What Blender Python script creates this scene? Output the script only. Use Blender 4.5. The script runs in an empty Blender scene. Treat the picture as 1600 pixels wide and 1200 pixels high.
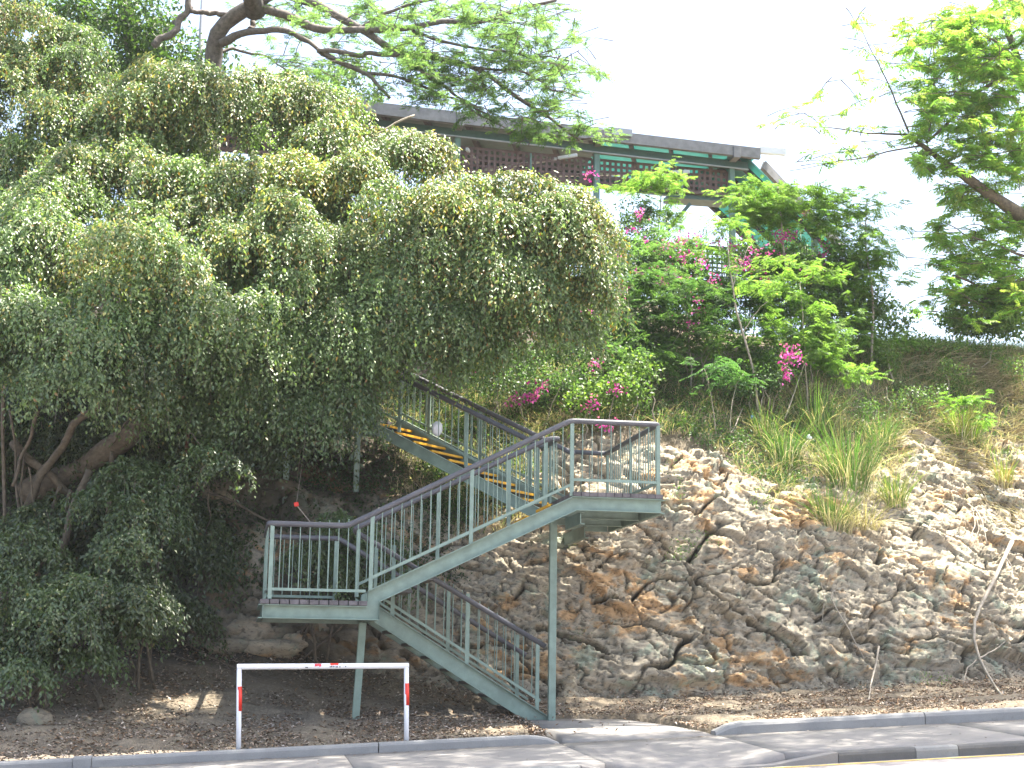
import bpy, math, random
import numpy as np
from mathutils import Matrix, Vector

rng = np.random.default_rng(7)
random.seed(7)
scene = bpy.context.scene
COL = scene.collection

# ------------------------------------------------------------------ camera, sky, sun, exposure
F_PX, PITCH, ROLL, YAW = 2345.0, 0.185, 0.015, 0.175
CAM = np.array([-0.345, -19.62, 0.76])
_r0 = np.array([math.cos(YAW), -math.sin(YAW), 0.0])
FWD = np.array([math.sin(YAW) * math.cos(PITCH), math.cos(YAW) * math.cos(PITCH), math.sin(PITCH)])
_up = np.cross(_r0, FWD)
RGT = _r0 * math.cos(ROLL) + _up * math.sin(ROLL)
UPV = _up * math.cos(ROLL) - _r0 * math.sin(ROLL)
cam_data = bpy.data.cameras.new("camera")
cam = bpy.data.objects.new("camera", cam_data)
COL.objects.link(cam)
M = Matrix.Identity(4)
for i in range(3):
    M[i][0], M[i][1], M[i][2], M[i][3] = RGT[i], UPV[i], -FWD[i], CAM[i]
cam.matrix_world = M
cam_data.sensor_width = 36.0
cam_data.lens = F_PX / 1600.0 * 36.0
cam_data.clip_end = 3000.0
scene.camera = cam

SUN_EL, SUN_AZ = math.radians(71), math.radians(84)     # azimuth from +Y (behind the hill) towards +X
world = bpy.data.worlds.new("World")
scene.world = world
world.use_nodes = True
wn = world.node_tree
bg = wn.nodes["Background"]
skyt = wn.nodes.new("ShaderNodeTexSky")
skyt.sky_type = 'NISHITA'
skyt.sun_disc = False
skyt.sun_elevation = SUN_EL
skyt.sun_rotation = SUN_AZ
skyt.air_density = 1.0
skyt.dust_density = 4.0
skyt.ozone_density = 1.0
wn.links.new(skyt.outputs[0], bg.inputs[0])
bg.inputs[1].default_value = 0.13
sun_d = bpy.data.lights.new("sun", 'SUN')
sun_d.energy = 4.9
sun_d.angle = math.radians(0.5)
sun_d.color = (1.0, 0.95, 0.86)
sun = bpy.data.objects.new("sun", sun_d)
COL.objects.link(sun)
sdir = Vector((math.sin(SUN_AZ) * math.cos(SUN_EL), math.cos(SUN_AZ) * math.cos(SUN_EL), math.sin(SUN_EL)))
sun.rotation_euler = sdir.to_track_quat('Z', 'Y').to_euler()
sun.location = (0, 0, 40)
vs = scene.view_settings
vs.view_transform = 'Standard'
vs.look = 'None'
vs.gamma = 1.0
vs.use_curve_mapping = False
vs.exposure = 2.12
vs.use_white_balance = True
vs.white_balance_temperature = 6750
scene.cycles.max_bounces = 6
scene.cycles.diffuse_bounces = 2
scene.cycles.glossy_bounces = 2
scene.cycles.transmission_bounces = 4
scene.cycles.caustics_reflective = False
scene.cycles.caustics_refractive = False

def at(x, y, Y):
    """point of the depth plane Y seen at pixel (x, y) of the 1600x1200 photograph"""
    d = FWD + RGT * (x - 800) / F_PX - UPV * (y - 600) / F_PX
    return CAM + d * (Y - CAM[1]) / d[1]

def pxm(Y):
    return F_PX / ((Y - CAM[1]) * 1.03)

# ------------------------------------------------------------------ noise in numpy
def _hash(i, j, k, seed):
    h = (i.astype(np.int64) * 374761393 + j.astype(np.int64) * 668265263 + k.astype(np.int64) * 2147483647 + seed * 974634533) & 0xFFFFFFFF
    h = ((h ^ (h >> 13)) * 1274126177) & 0xFFFFFFFF
    h = (h ^ (h >> 16)) & 0xFFFFFFFF
    return h / 4294967295.0

def vnoise(p, seed=0):
    p = np.asarray(p, float)
    i = np.floor(p).astype(np.int64)
    f = p - i
    f = f * f * (3 - 2 * f)
    out = 0
    for dx in (0, 1):
        for dy in (0, 1):
            for dz in (0, 1):
                w = (f[..., 0] if dx else 1 - f[..., 0]) * (f[..., 1] if dy else 1 - f[..., 1]) * (f[..., 2] if dz else 1 - f[..., 2])
                out = out + w * _hash(i[..., 0] + dx, i[..., 1] + dy, i[..., 2] + dz, seed)
    return out * 2 - 1

def fbm(p, seed=0, oct=4):
    p = np.asarray(p, float)
    a, s, t = 1.0, 0, 0
    for o in range(oct):
        s = s + a * vnoise(p * 2 ** o, seed + o)
        t += a
        a *= 0.5
    return s / t

def facets(u, v, cell, seed, slope):
    """piecewise planar chips: nearest jittered point, own offset and tilt"""
    gu, gv = u / cell, v / cell
    iu, iv = np.floor(gu).astype(np.int64), np.floor(gv).astype(np.int64)
    best = np.full(u.shape, 1e9)
    val = np.zeros(u.shape)
    z = np.zeros_like(iu)
    for a in (-1, 0, 1):
        for b in (-1, 0, 1):
            ci, cj = iu + a, iv + b
            px_ = ci + _hash(ci, cj, z, seed)
            py_ = cj + _hash(ci, cj, z + 1, seed)
            du, dv = gu - px_, gv - py_
            d = du * du + dv * dv
            h = (_hash(ci, cj, z + 2, seed) - 0.5) + slope * ((_hash(ci, cj, z + 3, seed) - 0.5) * du * 2 + (_hash(ci, cj, z + 4, seed) - 0.5) * dv * 2)
            m = d < best
            best = np.where(m, d, best)
            val = np.where(m, h, val)
    return val

# ------------------------------------------------------------------ mesh helpers
def link(name, me, parent=None, mat=None):
    o = bpy.data.objects.new(name, me)
    COL.objects.link(o)
    if parent is not None:
        o.parent = parent
        if parent.type == 'EMPTY':
            o.matrix_parent_inverse = Matrix.Identity(4)
            o.location = -root_loc(parent)
    if mat is not None and me is not None:
        me.materials.append(mat)
    return o

def root_loc(o):
    return Vector(o.get("_o", (0, 0, 0)))

def tag(o, label=None, cat=None, group=None, kind=None):
    if label: o["label"] = label
    if cat: o["category"] = cat
    if group: o["group"] = group
    if kind: o["kind"] = kind
    return o

def thing(name, loc, label, cat, group=None):
    o = bpy.data.objects.new(name, None)
    COL.objects.link(o)
    o.location = loc
    o.empty_display_size = 0.2
    o["_o"] = [float(c) for c in loc]
    return tag(o, label, cat, group)

def np_mesh(name, V, Fc, smooth=False, col=None):
    """V (n,3), Fc (m,3) or (m,4) int; col (n,) float grey or (n,3)"""
    V = np.ascontiguousarray(V, np.float32)
    Fc = np.ascontiguousarray(Fc, np.int32)
    k = Fc.shape[1]
    me = bpy.data.meshes.new(name)
    me.vertices.add(len(V))
    me.vertices.foreach_set("co", V.ravel())
    me.loops.add(Fc.size)
    me.loops.foreach_set("vertex_index", Fc.ravel())
    me.polygons.add(len(Fc))
    me.polygons.foreach_set("loop_start", np.arange(0, Fc.size, k, dtype=np.int32))
    if smooth:
        me.polygons.foreach_set("use_smooth", np.ones(len(Fc), bool))
    if col is not None:
        a = me.attributes.new("tint", 'FLOAT_COLOR', 'POINT')
        col = np.asarray(col, np.float32)
        c4 = np.ones((len(V), 4), np.float32)
        c4[:, :3] = col if col.ndim == 2 else col[:, None]
        a.data.foreach_set("color", c4.ravel())
    me.update()
    me.validate()
    return me

class MB:
    """collects simple closed shapes into one mesh"""
    def __init__(s):
        s.v, s.f = [], []
    def add(s, V, Fs):
        n = len(s.v)
        s.v += [tuple(map(float, p)) for p in V]
        s.f += [tuple(i + n for i in f) for f in Fs]
        return s
    def box(s, c, d, X=(1, 0, 0), Y=(0, 1, 0), Z=(0, 0, 1)):
        c = np.array(c, float); X = np.array(X, float); Y = np.array(Y, float); Z = np.array(Z, float)
        V = [c + X * d[0] * a / 2 + Y * d[1] * b / 2 + Z * d[2] * e / 2 for a in (-1, 1) for b in (-1, 1) for e in (-1, 1)]
        return s.add(V, [(0, 1, 3, 2), (4, 6, 7, 5), (0, 4, 5, 1), (2, 3, 7, 6), (0, 2, 6, 4), (1, 5, 7, 3)])
    def bar(s, a, b, w, h, up=(0, 0, 1)):
        a = np.array(a, float); b = np.array(b, float)
        z = b - a; L = np.linalg.norm(z); z = z / L
        x = np.cross(np.array(up, float), z)
        if np.linalg.norm(x) < 1e-4: x = np.cross((0, 1, 0), z)
        x /= np.linalg.norm(x); y = np.cross(z, x)
        return s.box((a + b) / 2, (w, h, L), x, y, z)
    def tube(s, pts, r, n=8, cap=True):
        V, Fs = tube_arrays(pts, r, n)
        if cap:
            Fs = [tuple(f) for f in Fs] + [tuple(range(n - 1, -1, -1)), tuple(range(len(V) - n, len(V)))]
        return s.add(V, Fs)
    def prism(s, poly, ax, a, b):
        """extrude polygon of 2D points along axis ax ('x','y','z') between a and b"""
        def P(p, t):
            return {'x': (t, p[0], p[1]), 'y': (p[0], t, p[1]), 'z': (p[0], p[1], t)}[ax]
        n = len(poly)
        V = [P(p, a) for p in poly] + [P(p, b) for p in poly]
        Fs = [(i, (i + 1) % n, n + (i + 1) % n, n + i) for i in range(n)] + [tuple(range(n - 1, -1, -1)), tuple(range(n, 2 * n))]
        return s.add(V, Fs)
    def build(s, name, mat, parent=None, smooth=False, bevel=0):
        me = bpy.data.meshes.new(name)
        me.from_pydata(s.v, [], s.f)
        me.update()
        if smooth: me.shade_smooth()
        o = link(name, me, parent, mat)
        if bevel:
            b = o.modifiers.new("bevel", 'BEVEL'); b.width = bevel; b.segments = 2; b.limit_method = 'ANGLE'
        return o

def tube_arrays(pts, r, n=6):
    P = np.array(pts, float)
    r = np.broadcast_to(np.asarray(r, float), (len(P),))
    T = np.gradient(P, axis=0)
    T /= np.linalg.norm(T, axis=1)[:, None] + 1e-9
    ref = np.array([0.13, 0.31, 0.94]) if abs(T[:, 2]).mean() < 0.8 else np.array([0.95, 0.2, 0.1])
    A = np.cross(T, ref); A /= np.linalg.norm(A, axis=1)[:, None] + 1e-9
    B = np.cross(T, A)
    an = np.arange(n) * 2 * np.pi / n
    V = P[:, None, :] + r[:, None, None] * (A[:, None, :] * np.cos(an)[None, :, None] + B[:, None, :] * np.sin(an)[None, :, None])
    Fs = [(i * n + j, i * n + (j + 1) % n, (i + 1) * n + (j + 1) % n, (i + 1) * n + j) for i in range(len(P) - 1) for j in range(n)]
    return V.reshape(-1, 3), Fs

def wiggle(pts, n, amp, seed):
    """resample a polyline smoothly and roughen it"""
    P = np.array(pts, float)
    d = np.r_[0, np.cumsum(np.linalg.norm(np.diff(P, axis=0), axis=1))]
    t = np.linspace(0, d[-1], n)
    Q = np.stack([np.interp(t, d, P[:, i]) for i in range(3)], -1)
    for _ in range(2):
        Q[1:-1] = (Q[:-2] + 2 * Q[1:-1] + Q[2:]) / 4
    q = np.stack([t * 1.3 / max(d[-1], .1) * 6, np.full(n, seed * 7.3), np.zeros(n)], -1)
    N = np.stack([vnoise(q, 1), vnoise(q + 50, 2), vnoise(q + 90, 3)], -1)
    w = np.minimum(1, np.minimum(np.arange(n), np.arange(n)[::-1]) / 3.0)
    return Q + N * amp * w[:, None]

# ------------------------------------------------------------------ materials
def mat_new(name):
    m = bpy.data.materials.new(name); m.use_nodes = True
    nt = m.node_tree
    b = nt.nodes["Principled BSDF"]
    return m, nt, b

def N(nt, t, **kw):
    n = nt.nodes.new(t)
    for k, v in kw.items():
        if k in ('op',): n.operation = v
        elif k == 'ins':
            for kk, vv in v.items(): n.inputs[kk].default_value = vv
        else: setattr(n, k, v)
    return n

def ramp(nt, fac, stops):
    r = N(nt, "ShaderNodeValToRGB")
    e = r.color_ramp.elements
    while len(e) < len(stops): e.new(0.5)
    for el, (p, c) in zip(e, stops):
        el.position = p; el.color = (*c, 1) if len(c) == 3 else c
    nt.links.new(fac, r.inputs[0])
    return r.outputs[0]

def mixc(nt, fac, a, b, blend='MIX'):
    m = N(nt, "ShaderNodeMix", data_type='RGBA', blend_type=blend)
    for s, v in ((m.inputs[0], fac), (m.inputs[6], a), (m.inputs[7], b)):
        if hasattr(v, 'links'): nt.links.new(v, s)
        elif isinstance(v, (int, float)): s.default_value = v
        else: s.default_value = (*v, 1)
    return m.outputs[2]

def noise(nt, vec, scale, detail=5, rough=0.6, dist=0.0):
    n = N(nt, "ShaderNodeTexNoise", ins={'Scale': scale, 'Detail': detail, 'Roughness': rough, 'Distortion': dist})
    if vec is not None: nt.links.new(vec, n.inputs['Vector'])
    return n.outputs[0]

def pos(nt):
    return N(nt, "ShaderNodeNewGeometry").outputs['Position']

def bump(nt, b, h, strength=0.4, dist=0.02):
    bm = N(nt, "ShaderNodeBump", ins={'Strength': strength, 'Distance': dist})
    nt.links.new(h, bm.inputs['Height'])
    nt.links.new(bm.outputs[0], b.inputs['Normal'])

def paint(name, col, rough=0.45, var=0.15, wear=None, metal=0.0, scale=6):
    m, nt, b = mat_new(name)
    p = pos(nt)
    n1 = noise(nt, p, scale, 6)
    c = mixc(nt, ramp(nt, n1, [(0.35, (0, 0, 0)), (0.7, (1, 1, 1))]), [x * (1 - var) for x in col], [min(1, x * (1 + var)) for x in col])
    n2 = noise(nt, p, scale * 9, 4)
    if wear is not None:
        c = mixc(nt, ramp(nt, n2, [(0.62, (0, 0, 0)), (0.72, (1, 1, 1))]), c, wear)
    nt.links.new(c, b.inputs['Base Color'])
    b.inputs['Roughness'].default_value = rough
    b.inputs['Metallic'].default_value = metal
    bump(nt, b, n2, 0.08, 0.004)
    return m

def leaf_mat(name, trans=0.35, rough=0.35, spec=0.5, tcol=(1.25, 1.35, 0.6)):
    m, nt, b = mat_new(name)
    a = N(nt, "ShaderNodeAttribute", attribute_name="tint")
    c = a.outputs['Color']
    nt.links.new(c, b.inputs['Base Color'])
    b.inputs['Roughness'].default_value = rough
    b.inputs['Specular IOR Level'].default_value = spec
    t = N(nt, "ShaderNodeBsdfTranslucent")
    nt.links.new(mixc(nt, 1.0, c, tcol, 'MULTIPLY'), t.inputs[0])
    mx = N(nt, "ShaderNodeMixShader", ins={0: trans})
    nt.links.new(b.outputs[0], mx.inputs[1]); nt.links.new(t.outputs[0], mx.inputs[2])
    nt.links.new(mx.outputs[0], nt.nodes["Material Output"].inputs[0])
    return m

def bark(name, c1, c2, scale=14):
    m, nt, b = mat_new(name)
    p = pos(nt)
    n1 = noise(nt, p, scale, 6, 0.65)
    nt.links.new(ramp(nt, n1, [(0.3, c1), (0.7, c2)]), b.inputs['Base Color'])
    b.inputs['Roughness'].default_value = 0.85
    bump(nt, b, n1, 0.6, 0.02)
    return m

def rock_mat():
    m, nt, b = mat_new("weathered_rock")
    p = pos(nt)
    mp = N(nt, "ShaderNodeMapping", ins={'Rotation': (0, math.radians(10), 0), 'Scale': (1.0, 1.0, 2.2)})
    nt.links.new(p, mp.inputs[0])
    v = mp.outputs[0]
    a = N(nt, "ShaderNodeAttribute", attribute_name="tint")
    sp = N(nt, "ShaderNodeSeparateColor"); nt.links.new(a.outputs['Color'], sp.inputs[0])
    n1 = noise(nt, v, 0.9, 7, 0.66, 0.5)
    n2 = noise(nt, v, 2.6, 9, 0.72, 0.7)
    n3 = noise(nt, v, 10, 7, 0.74, 0.6)
    n4 = noise(nt, p, 42, 4, 0.7)
    base = ramp(nt, sp.outputs[0], [(0.0, (0.33, 0.28, 0.21)), (0.3, (0.50, 0.415, 0.295)), (0.55, (0.40, 0.355, 0.27)), (0.8, (0.55, 0.46, 0.32)), (1.0, (0.37, 0.335, 0.26))])
    base = mixc(nt, mixc(nt, .45, (0, 0, 0), ramp(nt, sp.outputs[1], [(.1, (0, 0, 0)), (.9, (1, 1, 1))])), base, (0.44, 0.37, 0.27))
    c = mixc(nt, ramp(nt, n2, [(0.38, (0, 0, 0)), (0.62, (1, 1, 1))]), [.30, .265, .205], base)
    jit = N(nt, "ShaderNodeMath", op='MULTIPLY_ADD', ins={1: 0.16}); nt.links.new(sp.outputs[1], jit.inputs[0]); nt.links.new(n1, jit.inputs[2])
    och = ramp(nt, jit.outputs[0], [(0.635, (0, 0, 0)), (0.72, (.85, .85, .85))])
    c = mixc(nt, och, c, mixc(nt, n3, (0.46, 0.22, 0.075), (0.54, 0.38, 0.20)))
    lic = ramp(nt, noise(nt, p, 1.5, 9, 0.74, 0.6), [(0.54, (0, 0, 0)), (0.62, (1, 1, 1))])
    c = mixc(nt, mixc(nt, 0.7, (0, 0, 0), lic), c, mixc(nt, n4, (0.19, 0.25, 0.18), (0.36, 0.43, 0.33)))
    pale = ramp(nt, noise(nt, v, 3.4, 8, 0.68, 1.2), [(0.60, (0, 0, 0)), (0.68, (1, 1, 1))])
    c = mixc(nt, mixc(nt, 0.7, (0, 0, 0), pale), c, (0.56, 0.49, 0.36))
    c = mixc(nt, mixc(nt, .92, (0, 0, 0), sp.outputs[2]), c, (0.032, 0.032, 0.022))  # third channel carries joint dirt and the shade painted on the left rocks
    dk = ramp(nt, n3, [(0.34, (1, 1, 1)), (0.48, (0, 0, 0))])
    c = mixc(nt, mixc(nt, 0.8, (0, 0, 0), dk), c, (0.06, 0.05, 0.04))
    nt.links.new(c, b.inputs['Base Color'])
    b.inputs['Roughness'].default_value = 0.9
    h = N(nt, "ShaderNodeMath", op='ADD'); nt.links.new(n3, h.inputs[0])
    h2 = N(nt, "ShaderNodeMath", op='MULTIPLY', ins={1: 0.4}); nt.links.new(n4, h2.inputs[0]); nt.links.new(h2.outputs[0], h.inputs[1])
    bump(nt, b, h.outputs[0], 0.55, 0.04)
    return m

def soil_mat():
    m, nt, b = mat_new("hill_soil")
    p = pos(nt)
    n1 = noise(nt, p, 2.2, 8, 0.7)
    n2 = noise(nt, p, 26, 5, 0.7)
    c = ramp(nt, n1, [(0.3, (0.06, 0.05, 0.038)), (0.5, (0.12, 0.095, 0.065)), (0.7, (0.19, 0.15, 0.10))])
    c = mixc(nt, ramp(nt, n2, [(0.45, (0, 0, 0)), (0.75, (1, 1, 1))]), c, (0.24, 0.20, 0.15))
    nt.links.new(c, b.inputs['Base Color'])
    b.inputs['Roughness'].default_value = 0.95
    bump(nt, b, n2, 0.9, 0.04)
    return m

def concrete(name, col, dark, scale=3.0, rough=0.85):
    m, nt, b = mat_new(name)
    p = pos(nt)
    n1 = noise(nt, p, scale, 8, 0.65)
    n2 = noise(nt, p, 60, 4, 0.7)
    n3 = noise(nt, p, 11, 6, 0.75)
    c = mixc(nt, ramp(nt, n1, [(0.35, (0, 0, 0)), (0.65, (1, 1, 1))]), [x * 0.8 for x in col], col)
    c = mixc(nt, ramp(nt, n2, [(0.4, (0, 0, 0)), (0.9, (.5, .5, .5))]), c, [min(1, x * 1.25) for x in col])
    c = mixc(nt, ramp(nt, n3, [(0.58, (0, 0, 0)), (0.74, (.8, .8, .8))]), c, dark)
    nt.links.new(c, b.inputs['Base Color'])
    b.inputs['Roughness'].default_value = rough
    bump(nt, b, n2, 0.35, 0.01)
    return m

def teal_mat():
    m, nt, b = mat_new("teal_translucent_sheet")
    n1 = noise(nt, pos(nt), 3, 5)
    c = ramp(nt, n1, [(.3, (.11, .31, .28)), (.7, (.14, .37, .335))])
    nt.links.new(c, b.inputs['Base Color']); b.inputs['Roughness'].default_value = .4
    t = N(nt, "ShaderNodeBsdfTranslucent"); nt.links.new(mixc(nt, 0, c, c), t.inputs[0])
    mx = N(nt, "ShaderNodeMixShader", ins={0: .6})
    nt.links.new(b.outputs[0], mx.inputs[1]); nt.links.new(t.outputs[0], mx.inputs[2])
    nt.links.new(mx.outputs[0], nt.nodes["Material Output"].inputs[0])
    return m

MT = dict(
    green=paint("sage_green_paint", (0.20, 0.28, 0.237), 0.45, 0.16, (0.155, 0.21, 0.18)),
    rail=paint("dark_grey_rail", (0.085, 0.087, 0.10), 0.5, 0.15),
    plank=paint("grey_deck_board", (0.12, 0.11, 0.115), 0.8, 0.3, (0.25, 0.24, 0.22), scale=9),
    tread=paint("dark_tread", (0.10, 0.10, 0.10), 0.8, 0.2),
    yellow=paint("yellow_nosing", (0.80, 0.42, 0.03), 0.6, 0.12, (0.35, 0.2, 0.05)),
    white=paint("white_paint", (0.80, 0.81, 0.84), 0.4, 0.05, (0.62, 0.62, 0.62)),
    red=paint("red_band", (0.72, 0.035, 0.02), 0.4, 0.1),
    sticker=paint("torn_red_sticker", (0.68, 0.05, 0.07), 0.5, 0.3, (0.8, 0.7, 0.7), scale=30),
    ink=paint("black_scuff", (0.05, 0.06, 0.08), 0.6, 0.3),
    dark_kerb=concrete("stained_kerb_concrete", (0.115, 0.115, 0.112), (0.05, 0.05, 0.048), 4),
    rock=rock_mat(), soil=soil_mat(),
    kerb=concrete("kerb_concrete", (0.28, 0.28, 0.275), (0.2, 0.19, 0.18)),
    path=concrete("footpath_concrete", (0.235, 0.225, 0.215), (0.22, 0.20, 0.18), 1.6),
    road_kerb=concrete("road_kerb_concrete", (0.24, 0.245, 0.24), (0.09, 0.09, 0.085), 4),
    road=concrete("road_surface", (0.34, 0.31, 0.30), (0.26, 0.24, 0.235), 1.5),
    line=paint("yellow_road_line", (0.75, 0.55, 0.12), 0.6, 0.1, (0.45, 0.4, 0.3), scale=20),
    bark_fig=bark("fig_bark", (0.06, 0.05, 0.04), (0.17, 0.14, 0.10)),
    bark_rain=bark("rain_tree_bark", (0.07, 0.06, 0.055), (0.19, 0.165, 0.15)),
    bark_pale=bark("pale_bark", (0.22, 0.19, 0.15), (0.42, 0.38, 0.32)),
    bark_red=bark("aerial_root", (0.11, 0.05, 0.035), (0.22, 0.11, 0.08)),
    fig=leaf_mat("fig_leaf", 0.44, 0.42, 1.0, (1.4, 1.5, .7)),
    frond=leaf_mat("feather_leaf", 0.64, 0.5, 0.4, (1.4, 1.5, .7)),
    shrub=leaf_mat("shrub_leaf", 0.48, 0.42, 0.6, (1.4, 1.5, .7)),
    petal=leaf_mat("magenta_bract", 0.45, 0.6, 0.2, (1.2, 1.0, 1.1)),
    grass=leaf_mat("grass_blade", 0.35, 0.5, 0.3),
    litter=leaf_mat("leaf_litter", 0.05, 0.8, 0.2, (1, 1, 1)),
    fascia=paint("grey_fascia", (0.24, 0.24, 0.245), 0.7, 0.2),
    steel=paint("dark_green_steel", (0.07, 0.125, 0.115), 0.5, 0.12),
    postg=paint("shelter_post_green", (0.15, 0.25, 0.22), 0.5, 0.1),
    teal=teal_mat(),
    rafter=paint("dark_rafter", (0.05, 0.045, 0.05), 0.7, 0.2),
    lattice=paint("brown_lattice", (0.16, 0.105, 0.10), 0.75, 0.25),
    lattice2=paint("dark_green_lattice", (0.04, 0.075, 0.07), 0.7, 0.2),
    bag=paint("white_plastic", (0.82, 0.83, 0.88), 0.35, 0.05),
    galv=paint("grey_pole_paint", (0.38, 0.39, 0.40), 0.45, 0.1, metal=0.3),
)

# ------------------------------------------------------------------ terrain
def zk(X):                     # top of the edging kerb: the street climbs to the right
    return -0.25 + 0.055 * X
KX = [-14, -8, -3, 0, 3, 5, 7, 10, 13, 24]
KP = {  # (Y, Z) from kerb to plateau; second point is the foot of the rock
    -14: [(1.6, .0), (4.2, 1.2), (5.2, 3.2), (6.4, 5.2), (8, 7.4), (12, 9.6), (16, 10), (60, 9)],
    -8: [(1.6, .15), (4.1, 1.2), (5.1, 3.2), (6.2, 5.2), (8, 7.4), (12, 9.5), (16, 9.9), (60, 9)],
    -3: [(1.5, .1), (3.6, 1.15), (4.4, 2.9), (5.6, 4.8), (7.6, 6.9), (12, 9.4), (16, 9.6), (60, 8.8)],
    0: [(1.4, .08), (3.3, .95), (4.1, 2.7), (5.4, 4.5), (7.5, 6.7), (12, 9.2), (16, 9.3), (60, 8.5)],
    3: [(1.9, .12), (2.75, .40), (3.4, 1.9), (3.95, 3.0), (5.3, 4.25), (8, 7.0), (12, 9.2), (60, 8.5)],
    5: [(1.6, .10), (2.45, .26), (3.15, 2.0), (3.65, 3.2), (4.3, 3.95), (6.2, 5.6), (11.6, 9.1), (60, 8.5)],
    7: [(1.5, .22), (2.5, .33), (3.15, 2.1), (3.75, 3.5), (4.7, 4.4), (6.6, 6.0), (11.6, 9.1), (60, 8.5)],
    10: [(1.5, .42), (2.65, .55), (3.5, 2.3), (4.5, 3.7), (5.9, 5.0), (7.6, 6.7), (10.5, 7.8), (60, 7)],
    13: [(1.5, .60), (2.8, .75), (3.8, 2.2), (5.0, 3.6), (6.5, 5.3), (8.0, 7.1), (9.5, 7.45), (60, 6.5)],
    24: [(1.5, 1.0), (2.8, 1.2), (3.8, 2.4), (5.0, 3.8), (6.5, 5.4), (8.0, 7.1), (9.5, 7.45), (60, 6.5)],
}
GX = np.arange(-14, 24.001, 0.1)
_tab = np.array([[KP[k][j] for j in range(8)] for k in KX])            # keys, 8, 2
_poly = np.stack([np.stack([np.interp(GX, KX, _tab[:, j, c]) for c in (0, 1)], -1) for j in range(8)], 1)   # gx, 8, 2
_k0 = np.stack([np.full_like(GX, -1.12), zk(GX) - 0.03], -1)[:, None, :]
_poly = np.concatenate([_k0, _poly], 1)                                 # gx, 9, 2
ker = np.ones(9) / 9
for j in range(1, 9):
    for c in (0, 1):
        _poly[:, j, c] = np.convolve(np.pad(_poly[:, j, c], 4, mode='edge'), ker, 'valid')
GS = np.arange(-5, 56, 0.05)
TAB = np.zeros((len(GX), len(GS), 2))
for i in range(len(GX)):
    P = _poly[i]
    d = np.r_[0, np.cumsum(np.linalg.norm(np.diff(P, axis=0), axis=1))]
    d = d - d[2]                                                        # s = 0 at the foot of the rock
    q = np.stack([np.interp(GS, d, P[:, c]) for c in (0, 1)], -1)
    for _ in range(2):
        q[3:-3] = (q[:-6] + q[1:-5] + q[2:-4] + q[3:-3] + q[4:-2] + q[5:-1] + q[6:]) / 7
    TAB[i] = q
S0 = np.array([-np.cumsum(np.linalg.norm(np.diff(_poly[i], axis=0), axis=1))[1] for i in range(len(GX))])

def surf(X, s):
    X = np.asarray(X, float); s = np.asarray(s, float)
    gi = np.clip((X - GX[0]) / 0.1, 0, len(GX) - 1.001); gj = np.clip((s - GS[0]) / 0.05, 0, len(GS) - 1.001)
    i = gi.astype(int); j = gj.astype(int); a = (gi - i)[..., None]; b = (gj - j)[..., None]
    q = (TAB[i, j] * (1 - a) * (1 - b) + TAB[i + 1, j] * a * (1 - b) + TAB[i, j + 1] * (1 - a) * b + TAB[i + 1, j + 1] * a * b)
    return np.concatenate([X[..., None], q], -1)

def surf_n(X, s):
    e = 0.12
    du = surf(X + e, s) - surf(X - e, s); dv = surf(X, s + e) - surf(X, s - e)
    n = np.cross(du, dv); n /= np.linalg.norm(n, axis=-1)[..., None]
    return n

def ground(X, Y):
    i = int(np.clip((X - GX[0]) / 0.1, 0, len(GX) - 1))
    return float(np.interp(Y, TAB[i, :, 0], TAB[i, :, 1]))

def hit(x, y):
    """where the sight line of a photo pixel meets the hill"""
    for Y in np.arange(-1, 30, 0.05):
        p = at(x, y, Y)
        if p[2] < ground(p[0], Y): return p
    return at(x, y, 12)

def smax(X):
    return np.interp(X, [-14, 0, 3, 5, 6, 7, 8, 10, 11.5, 13, 24], [3.2, 3.3, 3.0, 4.7, 5.1, 4.7, 4.0, 4.3, 5.2, 5.6, 5.6])

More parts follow.
